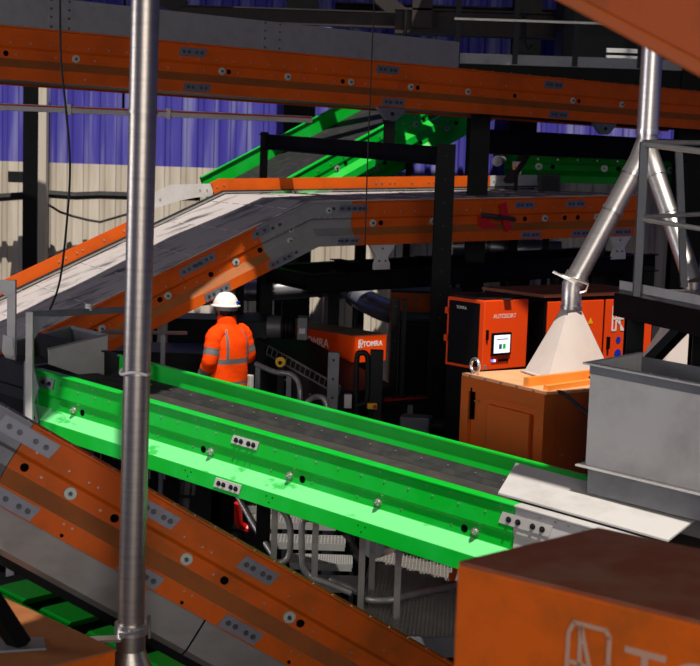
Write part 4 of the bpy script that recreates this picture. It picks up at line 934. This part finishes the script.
hoop('black rectangular tube guard before the long cabinet', [(356, 460, 14.4), (356, 400, 14.4), (357, 358, 14.4), (361, 353, 14.4), (366, 354, 14.4), (368, 362, 14.4), (367, 398, 14.4), (362, 404, 14.4), (357, 405, 14.4)], .03, mt='black_soft', foot=((356, 440, 14.42),))
def upright(lab, px, y0, d, w_, dep, mt='black_soft', extra=None):
    t = thing('machine_post', lab, 'post', V((P(px, y0, d).x, d, 0))); p = P(px, y0, d)
    MB().wbox((p.x-w_/2, d-dep/2, 0), (p.x+w_/2, d+dep/2, p.z)).build('post', mt, t, bevel=.004)
    for k in range(4): stick('bolt', 'bolt', V((p.x, d-dep/2, p.z-.08-.2*k)), (0, -1, 0), t, .55)
    return t
u1 = upright('dark grey machine post left of the long cabinet front', 334, 352, 14.6, .12, .1, 'galv_dark')
u1.children[0].data.materials[0] = MT['black_soft']
u2 = upright('broad black machine post in front of the small lit cabinet face', 377, 350, 14.7, .14, .12)
u3 = upright('slim black post left of the black column', 396, 299, 16.0, .09, .09, 'black')
u4 = upright('slim dark post close to the left face of the black column', 405, 299, 16.05, .05, .08, 'black_soft')
u5 = upright('black post under the bend of the wide belt, left of the motor', 240, 286, 17.2, .1, .1, 'black')
jb = thing('junction_box', 'small pale junction box on the black tube guard', 'box', P(348, 408, 14.3))
p = P(348, 401, 14.3); MB().box(p, ((1,0,0),(0,1,0),Z), (.04, .04, .07)).build('box', 'galv_light', jb, bevel=.006)
p2 = P(348, 408, 14.3); MB().bar((p.x, 14.34, 0), (p.x, 14.34, p.z), .03, .03).build('post', 'black', jb)
eb_ = thing('emergency_stop', 'yellow emergency stop with red button beside the black tube guard', 'switch', P(373, 408, 14.2))
p = P(372, 406, 14.2); MB().box(p, ((1,.1,0),(-.1,1,0),Z), (.05, .03, .03)).build('housing', 'yellow', eb_, bevel=.006); MB().cyl(p + V((.025, -.03, 0)), p + V((.028, -.055, 0)), .02).build('button', 'red', eb_)
MB().bar((p.x, 14.25, 0), (p.x, 14.25, p.z), .03, .03).build('post', 'black', eb_)
# low beam with red cable and gear motors behind the green conveyor
lw = thing('low_machine', 'low dark machine frame with red cable, left of the black column', 'machine', V((P(410, 400, 15.2).x, 15.2, 0)))
a, b = P(384, 402, 15.0), P(470, 392, 15.6); b.z = a.z
MB().bar(a, b, .12, .08).build('rail', 'black_soft', lw); MB().tube([a + V((0, -.08, .03)), b + V((0, -.08, .03))], .01).build('red_cable', 'red', lw)
MB().wbox((a.x, 15.3, 0), (b.x, 16.2, a.z-.1)).build('base', 'black', lw)
for k in (.3, .55): p = a + (b-a)*k; MB().bar((p.x, p.y, 0), p, .06, .06).build('leg', 'galv_dark', lw)
for k in range(7): p = a + (b-a)*(.1+.12*k) + V((0, -.06, .04)); stick('bolt', 'bolt', p, Z, lw, .8)
gm = thing('gear_motor', 'grey gear motor on the floor level behind the green side', 'motor', V((P(415, 425, 14.6).x, 14.6, 0)))
p = P(416, 424, 14.6); MB().box(p, ((1,-.2,0),(.2,1,0),Z), (.16, .12, .09)).build('gear_case', 'galv_dark', gm, bevel=.02); MB().cyl(p + V((.1, -.02, 0)), p + V((.36, -.07, 0)), .07, None, 18).build('motor', 'black_soft', gm, smooth=True)
MB().wbox((p.x-.12, 14.5, 0), (p.x+.12, 14.7, p.z-.08)).build('pedestal', 'black', gm)
# silver ducts behind
def duct(lab, pts, r, rings=()):
    t = thing('air_duct', lab, 'duct', P(*pts[0])); w_ = [P(*q) for q in spl(pts, 6)]
    MB().tube(w_, r, 20).build('duct', 'duct', t, smooth=True)
    for k in rings:
        c = w_[k]; d = (w_[min(k+1, len(w_)-1)]-w_[k-1]).normalized(); MB().cyl(c - d*.03, c + d*.03, r*1.1, None, 20).build('joint_ring', 'galv_dark', t, smooth=True)
    for c in (w_[1], w_[-2]): MB().bar((c.x, c.y, 0), c, .06, .06).build('support', 'black', t)
    return t
duct('silver air duct below the bend of the wide belt, left of the motor', [(150, 300, 19.6), (200, 296, 19.6), (238, 292, 19.6), (262, 291, 19.6), (320, 287, 19.6), (334, 287, 19.6)], .14, (9, 18, 24))
duct('silver duct elbow curving down under the level belt', [(332, 286, 20.4), (345, 287, 20.3), (356, 294, 20.2), (370, 303, 20), (392, 312, 19.8), (430, 318, 19.6)], .17, (6, 12))
duct('wide grey duct under the level belt near the red bracket', [(452, 246, 20.2), (480, 246, 20.2), (505, 248, 20.2), (560, 252, 20.2)], .16, (8, 12))
# dark cabinets filling the back
for lab, px0, px1, y0, d0, dep, mt in (('dark brown machine housing under the level belt, right of the black column', 452, 540, 300, 15.6, 1.2, 'brown_top'),
                                   ('black machine housing under the left incline, behind the rail', 95, 215, 350, 15.9, .9, 'black_soft'),
                                   ('low black machine housing right behind the worker, level with the helmet', 168, 258, 318, 17.4, .7, 'black_soft'),
                                   ('tall black machine housing left of the portal column', 400, 436, 318, 17.6, .8, 'black'),
                                   ('orange machine housing behind the black column', 392, 470, 290, 18.9, .8, 'orange_worn'),
                                   ('black control housing under the right part of the wide belt', 560, 640, 262, 19.4, .8, 'black')):
    a = P(px0, y0, d0); b = P(px1, y0, d0); t = thing('machine_housing', lab, 'machine', V(((a.x+b.x)/2, d0, 0)))
    MB().wbox((a.x, d0, .25), (b.x, d0+dep, a.z-.03)).build('body', mt, t, bevel=.01); MB().wbox((a.x-.01, d0-.01, a.z-.03), (b.x+.01, d0+dep+.01, a.z)).build('lid', 'black_soft' if mt != 'brown_top' else mt, t)
    MB().wbox((a.x+.05, d0+.05, 0), (b.x-.05, d0+dep-.05, .25)).build('plinth', 'black', t)
    MB().wbox((a.x+.08, d0-.012, a.z-.5), (b.x-.08, d0, a.z-.12)).build('door', mt, t)
# screen and camera on the wide belt
ms = thing('display_unit', 'small dark display beyond the level belt, at the grey end of its guard', 'display', P(549, 194, 19.0))
a = P(539, 173, 19.0); b = P(559, 195, 19.0); MB().wbox((a.x, 18.95, b.z), (b.x, 19.05, a.z)).build('case', 'black_soft', ms, bevel=.01); MB().wbox((a.x+.03, 18.94, b.z+.04), (b.x-.03, 18.951, a.z-.04)).build('screen', 'screen_dark', ms)
MB().wbox(((a.x+b.x)/2-.04, 19.0, 0), ((a.x+b.x)/2+.04, 19.08, b.z+.02)).build('post', 'black', ms)
sw = thing('main_switch', 'pale switch box with yellow and red rotary knob above the level belt', 'switch', P(517, 171, 19.3))
p = P(517, 168, 19.3); MB().box(p, ((1,0,0),(0,1,0),Z), (.06, .05, .09)).build('box', 'galv_light', sw, bevel=.01); MB().cyl(p + V((-.02, -.05, .0)), p + V((-.02, -.06, 0)), .045, None, 14).build('plate', 'yellow', sw); MB().cyl(p + V((-.02, -.06, .0)), p + V((-.02, -.085, 0)), .025, None, 12).build('knob', 'red', sw)
MB().bar((p.x, 19.36, 0), (p.x, 19.36, p.z), .05, .05).build('post', 'black', sw)
lm = thing('floodlight', 'round silver lamp head on the dark frame left of the switch box', 'lamp', P(503, 166, 19.6))
p = P(503, 160, 19.6); MB().cyl(p, p + V((-.1, -.2, -.02)), .05, .075, 20).build('reflector', 'galv_dark', lm, smooth=True); MB().tube([p, p + V((.0, .1, .1)), p + V((.1, .12, .5))], .03, 8).build('arm', 'black', lm)
o = tag(MB().bar(P(508, 182, 19.2), P(531, 146, 19.4), .16, .06).build('brace_bar', 'rust'), 'dark diagonal bar behind the switch box above the level belt', 'brace')
# ================================================================ LOWER LEVEL: GRATINGS, STAIR, HANDRAILS
dz = ZC - 3.1
w1 = walkway('walkway', 'grating walkway under the green conveyor beside the foreground cabinet', PZ(352, 640, dz), PZ(520, 640, dz) - PZ(352, 640, dz), V((.2, 2.6, 0)), 40, 30, ((.02, .02), (.98, .02), (.02, .98), (.98, .98)))
wk = walkway('walkway', 'grating walkway on which the worker stands', V((P(150, 440, 14.6).x, 14.6, dz-.1)), V((2.6, 0, 0)), V((0, 1.3, 0)), 30, 14, ((.02, .02), (.98, .02), (.02, .98), (.98, .98)))
st = thing('stair', 'grey grating stair seen between the green and the near orange conveyor', 'stair', V((P(290, 560, 10.6).x, 10.6, 0)))
for k, (px0, px1, py, d0) in enumerate(((246, 334, 506, 12.4), (250, 336, 521, 12.05), (256, 345, 541, 11.7), (290, 352, 562, 11.3), (310, 362, 584, 10.9))):
    a = P(px0, py, d0); b = P(px1, py-3, d0); b.z = a.z
    g = MB(); grating(g, a, b-a, V((0, .27, 0)), 26, 5, .03, .012); g.wbox((a.x, a.y-.012, a.z-.06), (b.x, a.y, a.z)); g.build('tread', 'galv', st)
sa, sbb = P(345, 560, 10.9), P(312, 492, 12.6)
sc_ = MB(); a, b = P(372, 600, 10.8), P(330, 500, 12.7); sc_.bar(a, b, .03, .22); sc_.build('stringer', 'black', st)
sc_ = MB(); a, b = P(268, 600, 10.8), P(240, 500, 12.7); sc_.bar(a, b, .03, .22); sc_.build('stringer', 'black', st)
for px, d0 in ((366, 10.9), (335, 12.6), (262, 11.0), (244, 12.6)): p = P(px, 585, d0); MB().bar((p.x, d0, 0), (p.x, d0, 2.0 if d0 < 12 else 2.2), .05, .05).build('leg', 'black', st)
rw = P(290, 529, 10.4); rt = MB(); 
rg = tag(MB().tube([P(*q) for q in spl([(238, 503, 11.9), (239, 522, 11.95), (244, 527, 12.0), (250, 529, 12.0), (262, 528, 12.0)])], .035, 8).build('warning_tape', 'red', smooth=True), 'red and white tape tied to the black leg above the stair', 'tape')
def handrail(lab, tubes, posts, r=.024):
    t = thing('handrail', lab, 'railing', V((P(*posts[0]).x, P(*posts[0]).y, 0)))
    for pts in tubes: MB().tube([P(*q) for q in spl(pts, 6)], r, 10).build('tube', 'rail_steel', t, smooth=True)
    for q in posts: p = P(*q); MB().bar((p.x, p.y, 0), p, .045, .045).build('post', 'rail_steel', t)
    return t
handrail('steel handrail with diagonal bar at the left of the stair', [[(276, 506, 10.0), (284, 512, 10.0), (290, 526, 10.0), (290, 550, 10.0), (286, 560, 10.0), (276, 563, 10.0)], [(238, 496, 10.4), (256, 528, 10.2), (274, 556, 10.0)]], [(275, 508, 10.0)])
handrail('steel handrail bending down to the right in front of the stair', [[(316, 520, 9.8), (306, 519, 9.8), (302, 526, 9.8), (302, 556, 9.8), (304, 568, 9.8), (312, 577, 9.8), (330, 584, 9.75), (352, 593, 9.7)]], [(316, 519, 9.8)])
handrail('steel handrail with rounded corner on the grating walkway', [[(330, 580, 9.9), (350, 588, 9.8), (364, 596, 9.7), (372, 600, 9.6), (390, 600, 9.55), (402, 597, 9.6), (430, 591, 9.9), (470, 583, 10.3)]], [(363, 532, 9.65), (399, 545, 9.55), (373, 540, 10.2)])
rb = tag(MB().cyl(P(373, 546, 10.6), P(386, 542, 10.8), .1, None, 24).build('return_roller', 'chrome', smooth=True), 'pale round roller hanging under the green conveyor above the walkway', 'roller')
hk = tag(MB().prism([P(453, 567, 10.0), P(459, 568, 10.0), P(455, 580, 10.0), P(449, 582, 10.0), P(450, 577, 10.0), P(453, 576, 10.0)], V((0, .1, 0))).build('orange_bracket', 'orange'), 'small orange bracket under the green conveyor beside the foreground cabinet', 'bracket')
# ================================================================ LOWER LEFT CORNER
Q0 = P(115, 649, 7.2); qz = Q0.z; Q1 = PZ(0, 596, qz); e = (Q1-Q0); e.z = 0; e.normalize(); f = V((e.y, -e.x, 0)); f = f if f.y < 0 else -f
ql = thing('collector_cabinet', 'brown orange cabinet lid in the lower left corner with a black leg on it', 'cabinet', V((Q0.x, Q0.y, 0)))
quadbox(MB(), Q0, e, f, 0, 1.6, 0, 1.0, .3, qz-.012).build('body', 'orange_worn', ql); quadbox(MB(), Q0, e, f, -.005, 1.6, -.005, 1.0, qz-.012, qz).build('lid', 'lid_brown', ql)
quadbox(MB(), Q0, e, f, .03, 1.57, .03, .97, 0, .3).build('base', 'black', ql)
a = PZ(20, 646, qz); MB().bar(a + Z*.01, P(-14, 592, 7.0), .09, .09).build('strut', 'black', ql); MB().box(a + Z*.006, (V((1, .3, 0)), V((-.3, 1, 0)), Z), (.13, .09, .006)).build('strut_foot', 'galv_dark', ql)
lg = bg = Conv([P(-40, 575, 10.6), P(190, 690, 8.8)], .9)
lgr = thing('belt_conveyor', 'dark green conveyor low in the left corner under the near orange incline', 'conveyor', V((lg.p[0].x, lg.p[0].y, 0)))
lg.sweep(MB(), frame_prof(.7), 0, lg.L).build('side_frame', 'green', lgr); lg.sweep(MB(), far_prof(.9, .1, .4), 0, lg.L).build('side_frame', 'green', lgr)
lg.sweep(MB(), [(-.06, -.1), (-.86, -.1), (-.86, -.13), (-.06, -.13)], 0, lg.L).build('belt', 'rubber', lgr)
for k in range(4):
    u = lg.L*(.1+.21*k); g = MB(); g.prism([lg.pos(u, -.1, -.09), lg.pos(u+.1, -.1, -.0), lg.pos(u+.1, -.84, -.0), lg.pos(u, -.84, -.09)], lg.T(u)*.36); g.build('cross_plate', 'green', lgr)
for u, o in ((.3, -.1), (.3, -.8), (lg.L-.3, -.1), (lg.L-.3, -.8)): b = lg.pos(u, o, -.3); MB().bar((b.x, b.y, 0), b, .08, .08).build('support_leg', 'black', lgr)
# ================================================================ THE WORKER
pd_ = 15.2; ph = P(228, 345, pd_); px_ = ph.x
wr = thing('person', 'person in white helmet and orange high visibility jacket standing behind the green conveyor, back turned', 'person', V((px_, pd_, dz-.1)))
FZ = dz - .1
yaw = math.radians(50)                     # facing away and to the left
fwd = V((-math.sin(yaw), math.cos(yaw), 0)); rgt = V((fwd.y, -fwd.x, 0))
wp = lambda r, fo, z: V((px_, pd_, FZ)) + rgt*r + fwd*fo + Z*z
def skin_fig(name, joints, edges, root, mt, parent, sub=2):
    me = bpy.data.meshes.new(name); me.from_pydata([j[0] for j in joints], edges, []); o = bpy.data.objects.new(name, me); COL.objects.link(o)
    sm = o.modifiers.new('skin', 'SKIN'); sm.use_smooth_shade = True
    for i, j in enumerate(joints):
        sv = me.skin_vertices[0].data[i]; sv.radius = j[1] if isinstance(j[1], tuple) else (j[1], j[1]); sv.use_root = (i == root)
    ss = o.modifiers.new('sub', 'SUBSURF'); ss.levels = sub; ss.render_levels = sub
    m2 = bpy.data.meshes.new_from_object(o.evaluated_get(bpy.context.evaluated_depsgraph_get()))
    bpy.data.objects.remove(o)
    off = ORIG[parent.name]
    for v in m2.vertices: v.co -= off
    m2.materials.clear(); m2.materials.append(MT[mt])
    for p in m2.polygons: p.use_smooth = True
    o = bpy.data.objects.new(name, m2); COL.objects.link(o); o.parent = parent; ORIG[o.name] = off; return o
# body: pelvis, spine, neck, head, legs, arms, hands
J = []; E = []
def jn(p, r, par=None):
    J.append((p, r)); i = len(J)-1
    if par is not None: E.append((par, i))
    return i
pel = jn(wp(0, 0, .95), .14); ch_ = jn(wp(0, .0, 1.3), (.17, .13), pel); nk = jn(wp(0, .02, 1.47), .065, ch_); hd0 = jn(wp(0, .05, 1.56), .075, nk); hd1 = jn(wp(0, .06, 1.65), .095, hd0); hd2 = jn(wp(0, .055, 1.72), .08, hd1)
for s in (-1, 1):
    hip = jn(wp(s*.1, 0, .88), .1, pel); kn = jn(wp(s*.11, .03, .5), .06, hip); an = jn(wp(s*.115, -.01, .1), .045, kn); tp = jn(wp(s*.13, .16, .04), .035, an)
    sh = jn(wp(s*.19, -.01, 1.4), .065, ch_); 
    if s < 0: el = jn(wp(-.27, -.01, 1.12), .045, sh); wr_ = jn(wp(-.25, .12, .9), .032, el); hn = jn(wp(-.22, .22, .88), .032, wr_)
    else: el = jn(wp(.29, -.02, 1.13), .045, sh); wr_ = jn(wp(.22, .18, 1.0), .032, el); hn = jn(wp(.17, .27, 1.0), .032, wr_)
    fdir = fwd*.8 - rgt*s*.3
    for k in range(4):
        a = jn(J[hn][0] + rgt*0 + Z*(.03-.02*k) + fdir*.03, .011, hn); b = jn(J[a][0] + fdir*.035 - rgt*s*.01, .01, a); jn(J[b][0] + fdir*.02 - rgt*s*.025 - Z*.01, .008, b)
    a = jn(J[wr_][0] + fdir*.05 + Z*.035, .013, wr_); jn(J[a][0] + fdir*.035 + Z*.02 - rgt*s*.02, .01, a)
body = skin_fig('body', J, E, pel, 'skin', wr)
# trousers and boots
for s in (-1, 1):
    rings = []
    for z, r, sx_, fo in ((.06, .085, .115, 0), (.3, .085, .112, .02), (.5, .09, .11, .03), (.7, .105, .105, .015), (.9, .115, .09, 0), (1.0, .12, .07, 0)):
        rings.append([wp(s*sx_ + r*math.cos(a), fo + r*1.1*math.sin(a), z) for a in [2*math.pi*k/18 for k in range(18)]])
    MB().loft(rings).build('trouser_leg', 'cloth', wr, smooth=True)
    MB().sphere((0, 0, 0), 1, (1, 1, 1), 14); 
    b = MB(); b.loft([[wp(s*.12 + .06*math.cos(a), y0 + .0 + .15*math.sin(a), z) for a in [2*math.pi*k/16 for k in range(16)]] for z, y0 in ((.0, .05), (.06, .05))] + [[wp(s*.12 + .055*math.cos(a), .0 + .07*math.sin(a), .14) for a in [2*math.pi*k/16 for k in range(16)]]]); b.build('boot', 'rubber', wr, smooth=True)
# jacket: lofted trunk with reflective bands
NA = 40
def trunk(z, a, b, cx=0, cf=0, wob=0): 
    return [wp(cx + (a + wob*math.sin(5*t+z*20))*math.copysign(abs(math.cos(t))**.85, math.cos(t)), cf + (b + wob*math.cos(4*t+z*17))*math.copysign(abs(math.sin(t))**.85, math.sin(t)), z) for t in [2*math.pi*k/NA for k in range(NA)]]
prof = [(.76, .235, .17, .004), (.785, .243, .178, .004), (.80, .243, .178, .005), (.85, .245, .18, .005), (.88, .245, .18, .006), (.98, .25, .182, .007), (1.06, .252, .183, .006), (1.075, .252, .183, .004), (1.135, .255, .184, .004), (1.15, .256, .184, .006), (1.25, .26, .182, .006), (1.33, .258, .176, .005), (1.4, .235, .155, .004), (1.45, .18, .125, .003), (1.485, .125, .105, .002), (1.5, .105, .1, .002), (1.56, .1, .102, .003), (1.585, .09, .095, .002)]
rings = [trunk(z, a, b, 0, .01 if z < 1.4 else .03, w) for z, a, b, w in prof]
def jm(i, j):
    if 2 < i <= 3 or i == 7: return 1
    t = 2*math.pi*(j+.5)/NA
    if 7 < i < 13 and (abs(math.cos(t)) > .42 and abs(math.cos(t)) < .62): return 1
    return 0
MB().loft(rings, jm).build('jacket', ['hivis', 'tape'], wr, smooth=True)
def sleeve(pts, rad, bands):
    n = 20; pts = [V(p) for p in pts]; rings = []; 
    fine = []; 
    for i in range(len(pts)-1):
        for k in range(10): t = k/10; fine.append((pts[i].lerp(pts[i+1], t), rad[i] + (rad[i+1]-rad[i])*t))
    fine.append((pts[-1], rad[-1])); x = None; tot = len(fine)
    sm_ = [fine[0]] + [((fine[k-1][0] + fine[k][0]*2 + fine[k+1][0])/4, fine[k][1]) for k in range(1, tot-1)] + [fine[-1]]
    for k, (p, r) in enumerate(sm_):
        t = (sm_[min(k+1, tot-1)][0] - sm_[max(k-1, 0)][0]).normalized()
        if x is None: x, y = perp(t)
        else: x = (x - t*x.dot(t)).normalized(); y = t.cross(x).normalized()
        rr = r*(1 + .035*math.sin(k*1.9)); rings.append([p + x*rr*math.cos(2*math.pi*j/n) + y*rr*math.sin(2*math.pi*j/n) for j in range(n)])
    MB().loft(rings, lambda i, j: 1 if any(a <= i/(tot-1) < b for a, b in bands) else 0).build('sleeve', ['hivis', 'tape'], wr, smooth=True)
sleeve([wp(-.15, -.01, 1.42), wp(-.22, -.01, 1.37), wp(-.285, -.02, 1.12), wp(-.25, .13, .9)], [.09, .098, .088, .068], ((.5, .6), (.8, .9)))
sleeve([wp(.15, -.01, 1.42), wp(.22, -.01, 1.37), wp(.30, -.03, 1.13), wp(.22, .17, 1.0)], [.09, .098, .086, .068], ((.5, .6), (.82, .9)))
# head covering, hair, ears
hc = wp(0, .055, 1.665)
hr_ = MB(); hr_.sphere(wp(0, .03, 1.665), .102, (1, 1.08, 1.05), 18); hr_.build('hair', 'hair', wr, smooth=True)
fc = MB(); fc.sphere(wp(0, .12, 1.6), .055, (1, .9, 1.1), 12); fc.build('beard', 'hair', wr, smooth=True)
for s in (-1, 1): MB().sphere(wp(s*.1, .05, 1.64), .03, (.5, .8, 1.1), 10).build('ear', 'skin', wr, smooth=True)
MB().sphere(wp(0, .165, 1.645), .02, (.8, 1, 1.2), 8).build('nose', 'skin', wr, smooth=True)
for s in (-1, 1): MB().sphere(wp(s*.035, .145, 1.67), .012, (1, .6, .7), 8).build('eye', 'white', wr, smooth=True)
hel = MB(); n = 28; rg_ = []
for k in range(9):
    t = k/8*math.pi/2; rg_.append([hc + Z*(.035 + .145*math.sin(t)) + (rgt*(.132*math.cos(a)) + fwd*(.152*math.sin(a)))*max(math.cos(t)**.8, .02) for a in [2*math.pi*i/n for i in range(n)]])
hel.loft(rg_); hel.build('helmet_shell', 'helmet', wr, smooth=True)
br_ = MB(); br_.loft([[hc + Z*(.03 + zz) + rgt*((.132+w_)*math.cos(a)) + fwd*((.152+w_ + (.035 if math.sin(a) > .3 else 0)*w_/.022)*math.sin(a)) for a in [2*math.pi*i/n for i in range(n)]] for w_, zz in ((0, .0), (.022, -.004), (.022, .006), (0, .014))]); br_.build('helmet_brim', 'helmet', wr, smooth=True)
MB().box(hc + Z*.075 - fwd*.142 + rgt*.045, (rgt, fwd, Z), (.025, .012, .009)).build('helmet_badge', 'blue', wr)
MB().loft([[hc + Z*z + rgt*(r*math.cos(a)) + fwd*(-.02 + r*1.1*math.sin(a)) for a in [2*math.pi*i/n for i in range(n)]] for z, r in ((-.02, .112), (.03, .118))]).build('helmet_liner', 'galv', wr, smooth=True)
# radio on belt
MB().box(wp(.27, -.08, .83), (rgt, fwd, Z), (.03, .04, .09)).build('belt_pouch', 'galv_light', wr, bevel=.01)
WORLD = .14; SUNE = 5.3; FILL = 1000; SIDE = 350
# ================================================================ UNSEEN ROOF WITH SHAPED OPENINGS, SUN, ADDED FILL LAMPS
from mathutils.geometry import delaunay_2d_cdt, convex_hull_2d
SUN = V((.08, -.42, .9)).normalized()
ZR = 10.
def up_(p): k = (ZR-p.z)/SUN.z; return V((p.x + SUN.x*k, p.y + SUN.y*k))
def hull(pts): q = [up_(V(p)) for p in pts]; return [q[i] for i in convex_hull_2d(q)]
OPEN = []  # openings in the unseen roof, shaped to put sun on chosen things
# the green conveyor
ua_, ub2 = G.at(48, 0, -.2), G.L; u5 = G.at(508, -.5, 0)
OPEN.append([up_(p) for p in (G.pos(ua_, .25, -.5), G.pos(ub2, .25, -.5), G.pos(ub2, -.42, 0), G.pos(u5, -.42, 0), G.pos(u5, -1.35, .05), G.pos(ua_+.6, -1.35, .05))])
# cabinet lid, cone, hopper
OPEN.append(hull([K0 + V((0, 0, .1)), K1 + V((0, 0, 0)), K0 + V((1.2, .75, 0)), K1 + V((.5, .35, 0)), n1, l1, a1, *[q_ + V((a_, b_, 0)) for q_ in cs_cone for a_ in (-.05, .12) for b_ in (-.12, .05)], n1 + V((.15, -.15, 0)), a1 + Z*.9, fork + (l2-fork)*.9]))
# screen cabinet, large cabinet
OPEN.append(hull([P(478, 296, 12.6), P(478, 371, 12.6), P(535, 294, 12.85), P(535, 371, 12.85), P(478, 296, 12.9), P(535, 296, 13.1)]))
OPEN.append(hull([V((B0.x, B0.y, 0)) + Be*a_ + Bf*b_ + Z*z_ for a_ in (-.03, 1.5) for b_ in (-.1, .0) for z_ in (Bz-.85, Bz-.06)]))
# worker, and the small end of the long cabinet
OPEN.append(hull([wp(r, f_, z) for r in (-.36, .36) for f_ in (-.25, .2) for z in (.72, 1.9)]))
OPEN.append(hull([V((T0.x, T0.y, 0)) + Te*a_ + Tf*b_ + Z*z_ for a_ in (.0, tw+.03) for b_ in (-.05, .0) for z_ in (tz-.32, tz+.0)]))
OPEN.append(hull([P(655, 370, 10.8), P(715, 370, 10.8), P(685, 300, 11.2), P(715, 300, 11.2)]))
# far half of the wide belt and its guard
def belt_pt(px, py, k):
    r = ray(px, py); n = Mc.n[k]; return CAM + r*((Mc.p[k] + n*.012 - CAM).dot(n)/r.dot(n))
nearl = [belt_pt(-60, 352, 0), belt_pt(0, 322, 0), belt_pt(89, 279, 0), belt_pt(170, 237, 0), belt_pt(235, 210, 0)]
farp = [Mc.pos(Mc.at(495, -WM, .1), -WM+.25, .05), Mc.pos(Mc.at(495, -WM, .1), -WM-.1, .4), Mc.pos(Mc.at(213, -WM, .1), -WM-.2, .4), Mc.pos(0, -WM-.2, .3)]
nr2 = [Mc.pos(ub+.2, -1.3, .012), Mc.pos(ub+1.0, -1.75, .012)]
OPEN.append([up_(p) for p in nearl + nr2 + farp])
# stair and walkway
OPEN.append(hull([P(246, 506, 12.4), P(340, 500, 12.6), P(362, 585, 10.9), P(300, 585, 10.9)]))
OPEN.append(hull([PZ(380, 640, dz), PZ(400, 620, dz), PZ(470, 640, dz), PZ(470, 664, dz)]))
OPEN.append(hull([P(200, 190, 22.), P(290, 190, 20.8), P(340, 165, 21), P(450, 105, 23.2), P(380, 95, 25), P(200, 184, 23.3), P(340, 100, 25.2)]))
# corner cabinet lid
OPEN.append(hull([PZ(-30, 590, qz), PZ(0, 596, qz), PZ(46, 612, qz), PZ(36, 620, qz), PZ(-30, 640, qz)]))
# wall at the back
wl = lambda px, z: V((P(px, 170, YW).x, YW, z))
OPEN.append([up_(p) for p in (wl(-60, 2.2), wl(215, 2.2), wl(215, 4.4), wl(330, 4.4), wl(330, 7.7), wl(-60, 7.7))])
OPEN.append([up_(p) for p in (wl(331, 5.), wl(720, 5.), wl(720, 7.7), wl(331, 7.7))])
# cut the roof
vs = [V((-16, -4)), V((20, -4)), V((20, 27.2)), V((-16, 27.2))]; fcs = [[0, 1, 2, 3]]
for pg in OPEN:
    b = len(vs); vs += pg; fcs.append(list(range(b, b+len(pg))))
eds = [(f_[i], f_[(i+1) % len(f_)]) for f_ in fcs for i in range(len(f_))]
rv, re_, rf, _, _, of = delaunay_2d_cdt(vs, eds, [], 0, 1e-5)
def inside(p, pg):
    c = False; j = len(pg)-1
    for i in range(len(pg)):
        a, b = pg[i], pg[j]
        if (a.y > p.y) != (b.y > p.y) and p.x < (b.x-a.x)*(p.y-a.y)/(b.y-a.y) + a.x: c = not c
        j = i
    return c
rb_ = MB(); bv = [rb_.b.verts.new((p.x, p.y, ZR)) for p in rv]
for t in rf:
    c = sum((rv[i] for i in t), V((0, 0)))/len(t)
    if inside(c, vs[:4]) and not any(inside(c, pg) for pg in OPEN):
        try: rb_.b.faces.new([bv[i] for i in t])
        except Exception: pass
MT['roof'] = mat('dark roof sheet', '#2a2a2e', .8)
ro = struct(rb_.build('ceiling', 'roof', loc=(0, 0, ZR)))
so_ = ro.modifiers.new('thickness', 'SOLIDIFY'); so_.thickness = .04; so_.offset = 1
# lights
w = bpy.data.worlds.new('world'); sc.world = w; w.use_nodes = True
w.node_tree.nodes['Background'].inputs[0].default_value = (.22, .25, 1, 1); w.node_tree.nodes['Background'].inputs[1].default_value = WORLD
sd = bpy.data.lights.new('sun', 'SUN'); so = bpy.data.objects.new('sun', sd); COL.objects.link(so)
so.rotation_mode = 'QUATERNION'; so.rotation_quaternion = SUN.to_track_quat('Z', 'Y'); sd.energy = SUNE; sd.angle = .009; sd.color = (1, .95, .88); so.location = (6, -6, 14)
def area(name, loc, to, size, energy, col=(1, .96, .9)):
    l = bpy.data.lights.new(name, 'AREA'); o = bpy.data.objects.new(name, l); COL.objects.link(o); l.energy = energy; l.size = size; l.color = col
    o.location = loc; o.rotation_mode = 'QUATERNION'; o.rotation_quaternion = (V(loc)-V(to)).to_track_quat('Z', 'Y'); return o
area('camera_side_fill', (2.5, -6, 7.5), (0, 12, 3.5), 8, FILL)  # added fill lamp behind the camera, brightens the shaded orange sides
area('left_edge_fill', (-11, 7, 5.5), (0, 10, 3.5), 4, SIDE, (.95, .97, 1))  # added lamp at far left for the bright edge of the downpipe
sc.view_settings.exposure = 0
